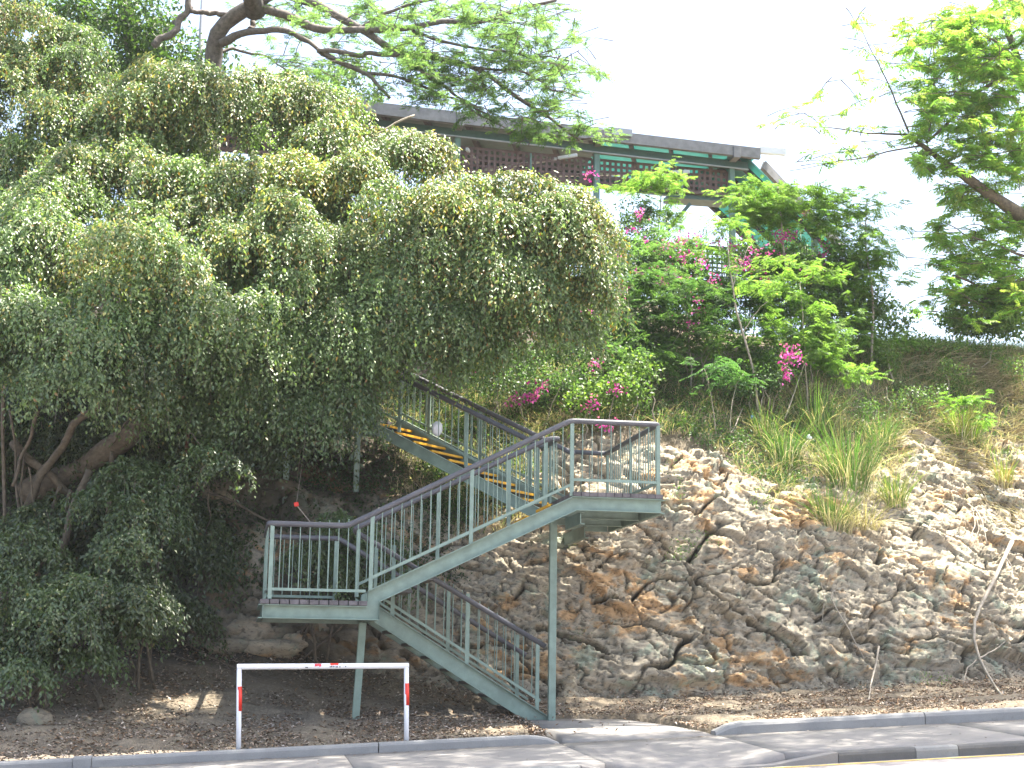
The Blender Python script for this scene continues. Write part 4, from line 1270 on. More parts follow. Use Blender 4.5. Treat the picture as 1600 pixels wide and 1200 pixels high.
limb([(626, 87, -1.2), (680, 127, -1.5), (731, 162, -1.8), (766, 180, -2)], RY, .05, .015, 96)
limb([(240, 72, 0), (276, 39, 0), (298, 17, 0), (296, -20, 0)], RY, .075, .06, 97)
limb([(298, 17, 0), (340, 20, .1), (358, 24, 0)], RY, .05, .06, 98)
limb([(574, 114, -1.2), (620, 120, -1.4), (700, 150, -1.7), (790, 200, -2.3)], RY, .035, .012, 99)
limb([(740, 105, -1.7), (800, 110, -2), (850, 130, -2.3), (900, 150, -2.5)], RY, .03, .01, 100)
limb([(644, 48, -1.4), (720, 70, -1.8), (800, 80, -2.2), (890, 95, -2.6)], RY, .035, .01, 101)
limb([(556, 48, -1), (600, 20, -1.2), (660, 5, -1.5), (720, -10, -1.8)], RY, .04, .02, 102)
limb([(330, 80, .2), (370, 75, .5), (420, 90, .8), (450, 110, 1)], RY, .04, .015, 103)
limb([(390, 46, 0), (400, 30, .2), (412, 5, .3)], RY, .06, .05, 104)
for q_, r0_, r1_, k_ in (([(-.6, 9.3, 13.6), (-1.0, 7.5, 14.6), (-1.4, 5, 14.6), (-1.8, 2.5, 13.9), (-1.6, -3.6, 13.3)], .2, .04, 301), ([(-1.2, 6.2, 14.7), (1, 4, 14.4), (4.4, 1, 13.8), (14.0, 1.2, 13.5)], .12, .03, 302), ([(-1.1, 6.8, 14.6), (-3.5, 4.5, 14.4), (-3, 0, 13.8), (-3, -3.5, 13.4)], .12, .03, 303)):
    limbs.append((wiggle(q_, 16, .1, k_), np.linspace(r0_, r1_, 16)))

tube_obj(limbs, "trunk", MT['bark_rain'], rt, 9)
fo = Foliage()
RT_T = [(.09, .165, .08), (.11, .19, .085), (.13, .21, .09)]
tp, td, twl = [], [], []
DENS = 0.98
def spray(cx, cy, rx, ry, Y, n, k=18, flat=.35, dy=1.2):
    """n clumps of fronds on fine twigs around a pixel area, clumps flattened"""
    for _ in range(int(n * DENS)):
        while True:
            a, b_ = rng.uniform(-1, 1, 2)
            if a * a + b_ * b_ < 1: break
        c = at(cx + a * rx, cy + b_ * ry, Y + rng.uniform(-dy, dy))
        h = rng.uniform(0, 2 * np.pi); ax = np.array([math.cos(h), math.sin(h), rng.uniform(-.3, .15)])
        q = np.array([c - ax * .5, c - ax * .2 + (0, 0, .03), c + ax * .1, c + ax * .4 - (0, 0, .04)])
        twl.append((q, np.array([.011, .009, .007, .003])))
        for j in range(k):
            f = rng.uniform(-.3, 1)
            p = c + ax * (f * .42) + rng.normal(0, .04, 3)
            dd = ax * .8 + np.array([*rng.normal(0, .8, 2), rng.normal(-.05, .25)])
            tp.append(p); td.append(dd)
def overhead(n, x0, x1, y0, y1, z0, z1, k=16):
    for _ in range(n):
        c = np.array([rng.uniform(x0, x1), rng.uniform(y0, y1), rng.uniform(z0, z1)])
        h = rng.uniform(0, 2 * np.pi); ax = np.array([math.cos(h), math.sin(h), rng.uniform(-.2, .15)])
        twl.append((np.array([c - ax * .6, c - ax * .2 + (0, 0, .03), c + ax * .2, c + ax * .5]), np.array([.012, .01, .007, .003])))
        for j in range(k):
            p = c + ax * rng.uniform(-.4, .5) + rng.normal(0, .12, 3) * (1, 1, .4)
            tp.append(p); td.append(ax * .6 + np.array([*rng.normal(0, .8, 2), rng.normal(-.05, .2)]))
overhead(900, -3.5, 8.5, -4.4, -.4, 12.4, 14.2); overhead(560, 8.5, 15.5, -3.8, -.6, 12.6, 14.2); overhead(220, 1, 6.5, -1.0, 1.6, 12.6, 13.6); overhead(520, 7.5, 17, .4, 3.8, 12.8, 14.4); overhead(650, -3, 7, -.6, 1.5, 12.6, 14.2); overhead(170, -9, 0, 5, 9, 14.2, 15.8)
spray(800, 140, 110, 55, 7.4, 42); spray(720, 70, 130, 50, 7.8, 62); spray(840, 60, 80, 55, 7.2, 42); spray(860, 190, 65, 35, 7.0, 20, dy=.5)
spray(560, 70, 130, 60, 8.6, 46); spray(600, 20, 140, 25, 8.6, 34); spray(480, 120, 70, 40, 9, 22); spray(910, 200, 55, 22, 6.9, 11, dy=.4)
spray(880, 110, 50, 40, 7.0, 20); spray(640, 130, 80, 35, 8.2, 22); spray(440, 30, 60, 30, 9.5, 18); spray(760, 165, 50, 25, 7.6, 16); spray(700, 120, 80, 30, 7.8, 26); spray(780, 20, 100, 25, 7.6, 22)
tp_ = np.array(tp); td_ = np.array(td)
frond_cloud(fo, tp_, td_, rng.uniform(.11, .20, len(tp_)), .046, RT_T, 6, .15, .36)
tube_obj(twl, "twig", MT['bark_rain'], rt, 4)["kind"] = "stuff"
fo.build("crown", MT['frond'], rt)

# dense trees behind on the left
def back_tree(label, base, lobes, tones, leaf, trunk):
    t = thing("broadleaf_tree", (base[0], base[1], ground(*base)), label, "tree", "trees behind the fig on the hilltop")
    fo = Foliage()
    for cx, cy, rx, ry, Y, n in lobes:
        c, a, b_ = lobe_px(cx, cy, rx, ry, Y)
        m_ = max(8, n // 70)
        for _ in range(m_):                       # many small clumps inside the lobe
            q = c + rand_dir(1)[0] * np.array([a, 1.3, b_]) * rng.uniform(.3, 1.0)
            leaf_cloud(fo, q, (a * .26 + .12, .35, b_ * .2 + .10), 70, leaf, tones, .8, .5, .2)
    fo.build("crown", MT['shrub'], t)
    limbs.clear()
    for i, tr in enumerate(trunk):
        limb(*tr, 120 + i)
    tube_obj(limbs, "trunk", MT['bark_rain'], t, 7)
limbs = []
back_tree("tall dark leafy tree behind the fig at the upper left", (-3.4, 12.5),
          [(220, 40, 90, 80, 12, 3300), (290, 110, 80, 60, 12, 2400), (180, 110, 60, 60, 12, 1800), (260, 160, 110, 45, 11, 2400), (130, 20, 60, 50, 12.5, 1600), (40, 10, 80, 40, 12.5, 1500)],
          [(.045, .095, .03), (.06, .12, .035), (.08, .14, .04)], .13,
          [([(250, 420, 0), (235, 250, 0), (205, 80, 0), (195, -20, 0)], 12.2, .2, .12), ([(215, 120, 0), (250, 60, 0), (300, 10, 0)], 12.2, .09, .05)])
back_tree("hazy green tree between the rain tree trunk and the shelter", (3.0, 16.5),
          [(430, 170, 80, 50, 14, 1200), (520, 150, 70, 40, 14, 700), (480, 205, 90, 40, 13.5, 1000), (560, 120, 50, 30, 14, 260)],
          [(.06, .11, .05), (.075, .13, .055)], .12,
          [([(450, 330, 0), (455, 250, 0), (470, 160, 0)], 14.2, .14, .06)])
pole = thing("utility_pole", (-1.75, 11.2, ground(-1.75, 11.2)), "slim grey pole beside the rain tree trunk", "pole")
pp = at(316, 30, 11.2)
part(MB().tube([(pp[0], 11.2, 8.5), (pp[0], 11.2, 17.5)], .055, 10), "shaft", MT['galv'], pole, smooth=True)
part(MB().box((pp[0], 11.2, 16.9), (1.4, .1, .1)), "crossarm", MT['galv'], pole)

# ------------------------------------------------------------------ feathery tree on the right
_q = at(1695, 460, 7.6); ftb = np.array([_q[0] + .1, 7.6, ground(_q[0] + .1, 7.6)])
ftree = thing("feather_leaf_tree", ftb, "tall bright green feathery tree leaning in from the right edge", "tree")
DENS = 1.05
limbs = []; twl = []; tp = []; td = []
FY = 7.6
limbs.append((wiggle([ftb - (0, 0, .2), ftb + (.02, 0, .5), at(1690, 440, FY), at(1672, 405, FY)], 12, .04, 139), np.linspace(.26, .19, 12)))
limb([(1680, 420, 0), (1645, 372, 0), (1600, 337, 0), (1550, 307, 0), (1493, 267, 0), (1440, 227, -.1), (1417, 210, -.1)], FY, .20, .035, 140, 20, .03)
limb([(1417, 210, -.1), (1367, 210, -.2), (1323, 200, -.3), (1250, 197, -.4)], FY, .022, .006, 141, 12, .03)
limb([(1420, 207, -.1), (1400, 160, 0), (1387, 123, 0), (1360, 80, .1), (1343, 37, .1)], FY, .022, .006, 142, 12, .03)
limb([(1440, 227, -.1), (1393, 237, -.3), (1353, 248, -.4), (1300, 255, -.6), (1233, 267, -.7)], FY, .020, .006, 143, 12, .03)
limb([(1447, 223, 0), (1460, 167, .1), (1458, 83, .2), (1455, 20, .3)], FY, .022, .008, 144, 12, .03)
limb([(1447, 223, 0), (1483, 193, .1), (1530, 140, .2), (1573, 123, .3), (1620, 95, .4)], FY, .03, .05, 145, 12, .03)
limb([(1682, 425, 0), (1650, 250, .6), (1600, 120, .8), (1560, 20, 1), (1540, -40, 1)], FY, .16, .05, 146, 16, .05)
limb([(1610, 160, .7), (1570, 80, .6), (1510, 30, .5)], FY, .05, .015, 147)
limb([(1600, 400, .2), (1540, 380, 0), (1480, 350, -.2)], FY, .03, .01, 148)
limb([(1684, 432, 0), (1600, 440, .2), (1540, 450, 0), (1490, 430, -.2)], FY, .06, .015, 149)
tube_obj(limbs, "trunk", MT['bark_fig'], ftree, 8)
def spray_line(pts, Y, n, k=7, r=14):
    P = np.array(pts, float)
    for _ in range(n):
        i = rng.integers(0, len(P) - 1); f = rng.random()
        x, y, dy = P[i] * (1 - f) + P[i + 1] * f
        spray(x, y - 4, r, r * .8, Y + dy, 1, k, dy=.1)
for L_ in ([(1417, 210, -.1), (1323, 200, -.3), (1250, 197, -.4), (1215, 180, -.4)], [(1400, 160, 0), (1360, 80, .1), (1343, 37, .1), (1335, 40, .1)], [(1393, 237, -.3), (1300, 255, -.6), (1270, 250, -.7)]):
    spray_line(L_, FY, 10, 5, 16)
spray(1320, 150, 50, 40, 7.6, 7, 6, dy=.3); spray(1390, 90, 40, 40, 7.6, 5, 6, dy=.3)
spray(1500, 110, 85, 90, 7.9, 66); spray(1570, 60, 80, 70, 8.2, 60); spray(1560, 200, 60, 60, 8.0, 44); spray(1480, 190, 60, 60, 7.8, 32)
spray(1490, 310, 45, 35, 8, 12); spray(1560, 300, 60, 60, 8.4, 36); spray(1570, 400, 50, 60, 8.4, 34); spray(1480, 380, 45, 45, 8.2, 18); spray(1520, 440, 60, 40, 8.0, 26); spray(1490, 250, 60, 30, 7.7, 18)
spray(1650, 150, 60, 200, 8.4, 16); spray(1790, 140, 90, 160, 8.6, 34); spray(1700, 20, 120, 60, 8.4, 24); spray(1500, 480, 50, 25, 8.2, 14); spray(1580, 470, 40, 40, 8.0, 22); spray(1450, 60, 40, 40, 8, 12)
fo = Foliage()
FT_T = [(.15, .30, .07), (.18, .33, .08), (.21, .34, .09), (.26, .34, .10)]
frond_cloud(fo, np.array(tp), np.array(td), rng.uniform(.15, .27, len(tp)), .07, FT_T, 7, .2, .34)
tube_obj(twl, "twig", MT['bark_fig'], ftree, 4)["kind"] = "stuff"
fo.build("crown", MT['frond'], ftree)

DENS = 1.25
# ------------------------------------------------------------------ saplings with feathery leaves
def sapling(label, stems, sprays, tones, flen=(.13, .23), mat='bark_pale'):
    global tp, td, twl, limbs
    tp, td, twl, limbs = [], [], [], []
    x, y, Y = stems[0][0]
    p = at(x, y, Y)
    t = thing("sapling", (p[0], p[1], ground(p[0], p[1])), label, "sapling", "feathery saplings on the slope")
    lines = []
    for i, (s_, r0, r1) in [(i, (s[:-2], s[-2], s[-1])) for i, s in enumerate(stems)]:
        pts = [at(*q) for q in s_]
        if i == 0: pts[0] = np.array([pts[0][0], pts[0][1], ground(pts[0][0], pts[0][1]) - .05])
        n = 14
        lines.append((wiggle(pts, n, .03, i + x * .01), np.linspace(r0, r1, n)))
    tube_obj(lines, "stem", MT[mat], t, 6)
    for a in sprays: spray(*a[:6], a[6] * 2, *a[7:])
    fo = Foliage()
    frond_cloud(fo, np.array(tp), np.array(td), rng.uniform(*flen, len(tp)), .050, tones, 8, .22, .32)
    fo.build("crown", MT['frond'], t)
LT = [(.12, .23, .06), (.14, .25, .065), (.17, .27, .08)]
LD = [(.05, .11, .045), (.06, .13, .05), (.075, .14, .05)]
sapling("slender pale-stemmed sapling standing in front of the bougainvillea", [[(1190, 640, 5.6), (1175, 570, 5.6), (1155, 510, 5.6), (1143, 450, 5.6), (1137, 380, 5.7), .028, .012], [(1143, 450, 5.6), (1160, 410, 5.6), (1170, 385, 5.6), .013, .006], [(1160, 520, 5.6), (1180, 490, 5.6), (1200, 470, 5.5), .01, .005]],
        [(1135, 370, 22, 30, 5.7, 6, 5, .3, .2), (1140, 330, 16, 40, 5.8, 8, 5, .3, .2), (1180, 440, 30, 20, 5.6, 5, 5, .3, .2)], LT)
sapling("feathery sapling with wide light green top below the shelter's end", [[(1240, 590, 7.0), (1235, 480, 7.2), (1225, 380, 7.4), (1215, 290, 7.6), .035, .012]],
        [(1235, 312, 75, 24, 7.6, 40, 9, .3, .6), (1178, 296, 28, 12, 7.6, 8, 8, .3, .4), (1295, 335, 40, 20, 7.8, 16, 8, .3, .4), (1240, 345, 70, 25, 7.6, 20, 8, .3, .5), (1190, 320, 40, 25, 7.5, 10, 7, .3, .4)], LT)
sapling("tall feathery sapling nearest the open sky on the right", [[(1360, 560, 7.2), (1365, 470, 7.3), (1350, 380, 7.4), (1355, 310, 7.6), .03, .01]],
        [(1350, 320, 35, 30, 7.5, 12, 7, .3, .4), (1340, 390, 55, 45, 7.4, 16, 8, .3, .5), (1375, 440, 45, 50, 7.4, 18, 7, .3, .5), (1320, 460, 50, 50, 7.2, 14, 8, .3, .5), (1380, 370, 30, 40, 7.6, 8, 6, .3, .4), (1360, 510, 50, 30, 7.2, 12, 8, .3, .4)], LT)
sapling("wispy sapling in front of the lattice at mid roof", [[(1020, 470, 9.2), (1025, 400, 9.4), (1030, 330, 9.6), (1035, 270, 9.8), .025, .008]],
        [(1030, 280, 45, 22, 9.6, 16, 7, .3, .3), (985, 285, 40, 14, 9.6, 8, 7, .3, .3), (1020, 330, 50, 25, 9.6, 12, 7, .3, .3), (930, 285, 18, 10, 9.6, 2, 6, .3, .3)], LT)
sapling("low dark feathery sapling spreading over the magenta flowers", [[(1080, 560, 6.2), (1075, 500, 6.3), (1060, 450, 6.4), .02, .008]],
        [(1050, 460, 70, 40, 6.3, 24, 8, .3, .5), (1110, 500, 60, 40, 6.2, 22, 8, .3, .5), (1010, 450, 40, 40, 6.4, 12, 8, .3, .5), (1000, 520, 50, 30, 6.2, 10, 8, .3, .4)], LD)
sapling("feathery sapling with fresh green sprays above the grass tufts", [[(1260, 590, 6.0), (1258, 520, 6.1), (1250, 440, 6.3), .02, .008]],
        [(1250, 420, 50, 25, 6.3, 14, 8, .3, .4), (1240, 490, 60, 45, 6.1, 26, 8, .3, .5), (1290, 540, 55, 35, 6.0, 18, 8, .3, .4), (1200, 550, 45, 30, 6.0, 12, 8, .3, .4), (1345, 575, 45, 20, 5.8, 8, 7, .3, .3)], LT)
sapling("airy feathery sapling filling the gap below the covered stair end", [[(1160, 570, 6.8), (1165, 500, 7.0), (1170, 430, 7.3), .02, .007], [(1165, 500, 7.0), (1110, 450, 7.0), (1080, 420, 7.0), .01, .004]],
        [(1160, 470, 90, 45, 7.0, 26, 8, .3, .6), (1090, 430, 60, 40, 7.2, 14, 8, .3, .5), (1230, 450, 60, 50, 7.2, 18, 8, .3, .5), (1300, 390, 60, 45, 7.6, 16, 8, .3, .5), (1150, 530, 80, 30, 6.4, 14, 8, .3, .5), (1050, 380, 60, 25, 8, 9, 7, .3, .5)], [(.10, .20, .07), (.12, .22, .075), (.085, .17, .065)])
sapling("feathery sapling crowding the fig's right-hand tips", [[(990, 590, 5.8), (985, 520, 6.0), (980, 450, 6.4), .018, .007]],
        [(990, 480, 55, 50, 6.4, 18, 8, .3, .5), (1010, 550, 60, 30, 5.9, 14, 8, .3, .4), (960, 560, 50, 25, 5.8, 8, 7, .3, .4), (1030, 400, 40, 40, 7.6, 10, 7, .3, .5)], [(.08, .16, .06), (.10, .19, .07)])
sapling("tiny sapling with fern-like leaves on the rock ledge", [[(1120, 640, 5.0), (1110, 600, 5.0), (1100, 575, 5.0), .012, .005]],
        [(1100, 570, 40, 14, 5.0, 7, 6, .3, .3), (1130, 590, 30, 14, 5.0, 4, 6, .3, .2)], [(.06, .14, .06), (.07, .15, .06)])
sapling("small bright fern-leaved seedling among dry grass on the right", [[(1500, 690, 5.9), (1505, 660, 5.9), (1505, 635, 5.9), .01, .005]],
        [(1505, 625, 28, 8, 5.8, 6, 6, .3, .2), (1535, 655, 16, 6, 5.8, 2, 6, .3, .2)], [(.12, .24, .06), (.14, .26, .06)])

# ------------------------------------------------------------------ bougainvillea and leafy shrubs on the slope
BT = [(.06, .12, .05), (.08, .15, .06), (.10, .18, .065)]
def bush(name, label, cat, group, lobes, tones, leaf, flowers=(), mat='shrub', stems=4, asp=.6):
    x, y = lobes[0][0], lobes[0][1] + lobes[0][3]
    p = at(x, y, lobes[0][4])
    t = thing(name, (p[0], p[1], ground(p[0], p[1])), label, cat, group)
    fo = Foliage()
    for cx, cy, rx, ry, Y, n in lobes:
        c, a, b_ = lobe_px(cx, cy, rx, ry, Y)
        for _ in range(max(6, n // 26)):
            q = c + rand_dir(1)[0] * np.array([a, .45, b_]) * rng.uniform(.25, 1.0)
            leaf_cloud(fo, q, (.20, .2, .15), 60, leaf, tones, .7, asp, .15)
    fo.build("foliage", MT[mat], t)
    lines = []
    for k in range(stems):
        cx, cy, rx, ry, Y, n = lobes[k % len(lobes)]
        q = at(cx + rng.uniform(-.6, .6) * rx, cy - rng.uniform(0, .9) * ry, Y)
        g = np.array([q[0] + rng.normal(0, .2), q[1] + .1, 0]); g[2] = min(ground(g[0], g[1]) - .05, q[2] - .1)
        lines.append((wiggle([g, (g + q) / 2 + rng.normal(0, .1, 3), q], 9, .05, 200 + k), np.linspace(.016, .005, 9)))
    tube_obj(lines, "stem", MT['bark_pale'], t, 5)
    if flowers:
        for fx, fy, fr, Y, n in flowers:
            ff = Foliage()
            c, a, _ = lobe_px(fx, fy, fr, fr, Y)
            c = c + np.array([0, -.55, 0])
            for _ in range(max(2, n // 19)):
                q = c + np.clip(rng.normal(0, .7, 3), -1.5, 1.5) * np.array([a, .12, a * .8])
                leaf_cloud(ff, q, (.08, .07, .07), 16, .06, [(.50, .06, .33), (.56, .15, .42), (.44, .05, .26), (.50, .17, .25)], .5, .85, .2)
            ff.build("flower_cluster", MT['petal'], t)["kind"] = "stuff"
    return t
bush("bougainvillea", "bougainvillea thick with magenta bracts under the middle of the lattice", "shrub", "bougainvillea on the slope",
     [(1060, 420, 60, 60, 8.5, 1500), (1010, 400, 60, 70, 8.8, 1500), (1090, 480, 60, 50, 7.6, 1200), (970, 440, 50, 60, 8.0, 1000), (1000, 340, 50, 40, 9.6, 500), (1050, 540, 60, 40, 6.6, 900)],
     BT, .06, [(1040, 395, 22, 8.0, 60), (1062, 380, 20, 8.0, 50), (1100, 400, 22, 7.6, 60), (1030, 430, 10, 7.8, 22), (1057, 452, 14, 7.4, 30), (1085, 498, 15, 6.9, 44), (1068, 470, 12, 7.2, 24), (1010, 478, 10, 7.4, 18), (985, 380, 16, 8.2, 26), (990, 345, 12, 9.2, 20), (1018, 500, 14, 7.0, 18), (1037, 510, 12, 6.8, 18), (915, 287, 14, 9.4, 18), (1075, 425, 10, 7.4, 20), (1005, 430, 12, 7.6, 22), (960, 470, 8, 7.2, 14), (1045, 415, 16, 7.6, 40), (1020, 455, 9, 7.2, 16), (1095, 445, 9, 7.2, 16), (1060, 520, 9, 6.6, 14), (965, 405, 12, 8.0, 18), (1110, 385, 12, 8.0, 22)], asp=.7, stems=7)
bush("bougainvillea", "bougainvillea with bright magenta bracts right of the pale stem", "shrub", "bougainvillea on the slope",
     [(1150, 400, 70, 25, 8.6, 600), (1190, 420, 60, 45, 8.0, 1200), (1230, 400, 50, 50, 8.4, 900), (1200, 480, 60, 50, 7.2, 1100), (1270, 440, 40, 60, 8.0, 900), (1130, 450, 40, 50, 7.6, 700)],
     BT, .06, [(1148, 414, 18, 7.2, 70), (1170, 405, 16, 7.2, 50), (1195, 385, 22, 7.8, 60), (1222, 380, 14, 7.9, 24), (1268, 405, 10, 8.0, 20), (1272, 420, 8, 8.0, 12), (1213, 345, 8, 8.6, 8), (1250, 345, 8, 8.6, 8), (1130, 420, 14, 7.3, 34), (1215, 415, 10, 7.6, 18), (1180, 450, 9, 7.0, 16), (1240, 440, 9, 7.4, 14), (1160, 385, 12, 7.8, 24)], stems=6, asp=.7)
bush("bougainvillea", "small bougainvillea tangle with magenta bracts low on the bank behind the dead stem", "shrub", "bougainvillea on the slope",
     [(1210, 580, 40, 40, 5.8, 520), (1170, 600, 40, 30, 5.6, 300)], BT, .055, [(1213, 573, 14, 5.5, 60), (1216, 560, 10, 5.5, 24), (1208, 592, 7, 5.5, 14), (1228, 568, 8, 5.5, 16)], stems=4, asp=.7)
bush("bougainvillea", "trailing bougainvillea with magenta bracts just above the stair handrail", "shrub", "bougainvillea on the slope",
     [(820, 600, 60, 30, 5.2, 460), (900, 600, 60, 30, 5.2, 500), (760, 590, 50, 25, 5.4, 360)], BT, .055, [(806, 640, 14, 4.6, 60), (815, 630, 8, 4.6, 24), (833, 612, 6, 4.7, 16), (946, 622, 8, 4.8, 16), (935, 670, 8, 4.2, 14), (729, 577, 8, 5.2, 12), (895, 502, 9, 5.2, 16), (912, 640, 6, 4.8, 10), (920, 575, 6, 5.2, 8)], stems=5, asp=.7)
GT = [(.075, .145, .055), (.10, .18, .06), (.12, .21, .065)]
VT = [(.09, .17, .05), (.11, .20, .055), (.15, .23, .06)]
bush("shrub", "round-leaved vine-covered bush on the crest beside the open sky", "shrub", "leafy shrubs on the slope",
     [(1320, 430, 60, 60, 7.8, 1300), (1290, 480, 60, 50, 7.4, 1200), (1350, 490, 45, 45, 7.6, 800), (1270, 530, 50, 30, 6.8, 700), (1400, 500, 30, 30, 8.2, 250)], GT, .075, stems=5, asp=.75)
bush("shrub", "dark scrub under the fig branches at the centre of the bank", "shrub", "leafy shrubs on the slope",
     [(900, 540, 80, 40, 5.8, 1000), (960, 520, 60, 50, 6.2, 1000), (820, 560, 80, 35, 5.6, 800), (1000, 570, 50, 30, 5.8, 500)], BT, .06, stems=5)
bush("shrub", "pale green leafy creeper at the rock top behind the right landing", "shrub", "leafy shrubs on the slope",
     [(990, 575, 40, 20, 4.9, 260), (960, 610, 45, 30, 4.7, 320), (910, 620, 30, 25, 4.7, 180), (1000, 610, 20, 20, 4.6, 100)], VT, .075, stems=4, asp=.7)
bush("shrub", "yellow-green leaved shrub in the middle of the slope vegetation", "shrub", "leafy shrubs on the slope",
     [(1260, 500, 30, 22, 6.6, 260), (1150, 540, 50, 30, 6.3, 420), (1110, 545, 40, 30, 6.3, 320)], VT, .06, stems=3)
bush("shrub", "bright green bush below the feathery tree at the right edge", "shrub", "leafy shrubs on the slope",
     [(1560, 490, 50, 30, 8.4, 600), (1500, 500, 40, 22, 8.6, 400), (1600, 470, 40, 50, 8.4, 600), (1510, 508, 40, 18, 8.0, 460), (1575, 512, 50, 20, 7.9, 460), (1640, 440, 60, 90, 8.6, 700)], VT, .09, stems=4)
bush("shrub", "low scrubby bush on the crest below the open sky", "shrub", "leafy shrubs on the slope",
     [(1420, 534, 40, 14, 7.6, 300), (1390, 556, 40, 20, 7.0, 280), (1470, 540, 34, 10, 7.6, 200)], VT, .06, stems=2)
bush("shrub", "sprawling pale green scrub below the crest at the right edge", "shrub", "leafy shrubs on the slope",
     [(1540, 545, 60, 18, 7.4, 320), (1490, 580, 40, 16, 6.8, 200), (1590, 575, 40, 20, 6.8, 240)], VT, .05, stems=3)
bush("shrub", "small leafy scrub patch beside the bleached straw tangle", "shrub", "leafy shrubs on the slope",
     [(1400, 620, 36, 26, 6.2, 200), (1360, 640, 30, 24, 6.0, 160), (1450, 620, 26, 16, 6.3, 80)], GT, .05, stems=3)
# creepers on the rock
def creeper(label, spots, tones, leaf=.04):
    p = hit(spots[0][0], spots[0][1])
    t = thing("creeper", p, label, "creeper", "green creepers clinging to the rock face")
    fo = Foliage()
    for x, y, rx, ry, n in spots:
        for _ in range(max(2, n // 14)):
            q = hit(x + rng.uniform(-1, 1) * rx, y + rng.uniform(-1, 1) * ry) + np.array([0, -.17, .05])
            leaf_cloud(fo, q, (.10, .06, .08), 14, leaf, tones, .5, .6, .1)
    fo.build("foliage", MT['shrub'], t)
creeper("green creeper trailing down the rock right of the upper landing", [(1185, 740, 12, 50, 120), (1175, 790, 22, 22, 90), (1190, 810, 14, 12, 40)], GT)
creeper("leafy creeper on the ledge under the boulders right of the landing", [(1090, 850, 30, 12, 90), (1050, 865, 25, 10, 60), (1042, 872, 10, 8, 24)], GT)
creeper("small creeper hugging the rock beside the right landing posts", [(1055, 760, 12, 24, 70), (1045, 740, 10, 12, 30)], GT)
creeper("sparse green creeper below the tall grass tuft", [(1240, 780, 30, 40, 130), (1225, 820, 16, 20, 40)], BT)
creeper("tiny bright green weed at the foot of the rock on the right", [(1443, 1065, 12, 4, 40), (1470, 1066, 8, 3, 16)], VT, .035)
creeper("green weeds at the foot of the rock beside the column", [(905, 1000, 8, 6, 14), (880, 850, 10, 20, 30)], GT, .03)

# ------------------------------------------------------------------ grass
def blades(base, n, spread, hgt, lean, w, tones, droop=.6):
    a = rng.uniform(0, 2 * np.pi, n); r = spread * np.sqrt(rng.random(n))
    B = base + np.stack([np.cos(a) * r, np.sin(a) * r * .6, np.zeros(n)], -1)
    h = hgt * rng.uniform(.5, 1.1, n)
    ld = np.stack([np.cos(a), np.sin(a) * .8 - .2, np.zeros(n)], -1) + rng.normal(0, .4, (n, 3)) * (1, 1, 0)
    K = 5
    t = np.linspace(0, 1, K)
    ln_ = lean * rng.uniform(.3, 1.4, n)
    P = B[:, None, :] + ld[:, None, :] * (h * ln_)[:, None, None] * (t ** 1.7)[None, :, None]
    P[..., 2] += h[:, None] * (t - droop * ln_[:, None] * .45 * t ** 3)
    sd = unit(np.cross(ld, (0, 0, 1.0)) + rng.normal(0, .5, (n, 3)))
    W = w * rng.uniform(.7, 1.3, n)
    pr = np.array([.7, 1, .85, .55, .05])
    Lf = P + sd[:, None, :] * (W[:, None] * pr)[..., None] / 2; Rf = P - sd[:, None, :] * (W[:, None] * pr)[..., None] / 2
    V = np.stack([Lf, Rf], 2).reshape(-1, 3)
    k = (np.arange(n)[:, None] * K + np.arange(K - 1)[None, :]).reshape(-1) * 2
    Fq = np.stack([k, k + 1, k + 3, k + 2], -1)
    F3 = np.concatenate([Fq[:, :3], Fq[:, [0, 2, 3]]])
    tones = np.asarray(tones)
    C = np.repeat(tones[rng.integers(0, len(tones), n)] * rng.uniform(.7, 1.25, (n, 1)), K * 2, axis=0)
    return V, F3, C
GG = [(.075, .18, .045), (.10, .22, .05), (.13, .24, .06), (.22, .24, .11)]
GY = [(.17, .28, .05), (.20, .30, .06), (.28, .28, .10)]
DRY = [(.46, .39, .28), (.56, .49, .37), (.34, .28, .20), (.62, .56, .45)]
def tuft(label, x, y, hpx, spx, n, tones, lean=.55, dry=.3, cat="grass tuft", name="grass_tuft", group="grass tufts on the rock face"):
    p = hit(x, y); k = F_PX / ((p[1] - CAM[1]) * 1.03)
    p = p + np.array([0, -.10, .0])
    t = thing(name, p, label, cat, group)
    fo = Foliage()
    fo.add(*blades(p, int(n * .8), spx / k, hpx / k * .95, lean * 1.15, .013, tones))
    fo.build("blades", MT['grass'], t)["kind"] = "stuff"
    if dry:
        fo = Foliage()
        fo.add(*blades(p + np.array([0, -.03, 0]), int(n * dry), spx / k * 1.1, hpx / k * .75, lean * 1.7, .010, DRY, 1.6))
        fo.build("dry_blades", MT['grass'], t)
tuft("tall green grass tuft in the middle of the bank above the rock", 1325, 770, 150, 36, 330, GG, .4)
tuft("grass tuft with long green blades directly above the dry skirt", 1300, 838, 105, 26, 240, GG, .45, .9)
tuft("smaller grass tuft right of the tall one with yellowing blades", 1395, 795, 75, 20, 170, GG + GY, .4, .4)
tuft("bright yellow-green grass tuft beside the fern-leaved seedling", 1505, 690, 80, 26, 200, GY, .35, .3)
tuft("yellowing grass tuft near the right edge over the ledge", 1565, 768, 70, 14, 130, GY + [(.40, .30, .12)], .3, .6)
tuft("thin grass tuft left of the tall one in scrub", 1225, 730, 100, 26, 170, GG, .4, .5)
tuft("upright grass tuft under the feathery sprays", 1275, 680, 100, 30, 190, GG, .4, .4)
tuft("drooping dry-edged grass tuft over the orange rock band", 1345, 830, 70, 30, 110, [(.30, .26, .14), (.36, .30, .18), (.18, .2, .08)], .8, 1.2)
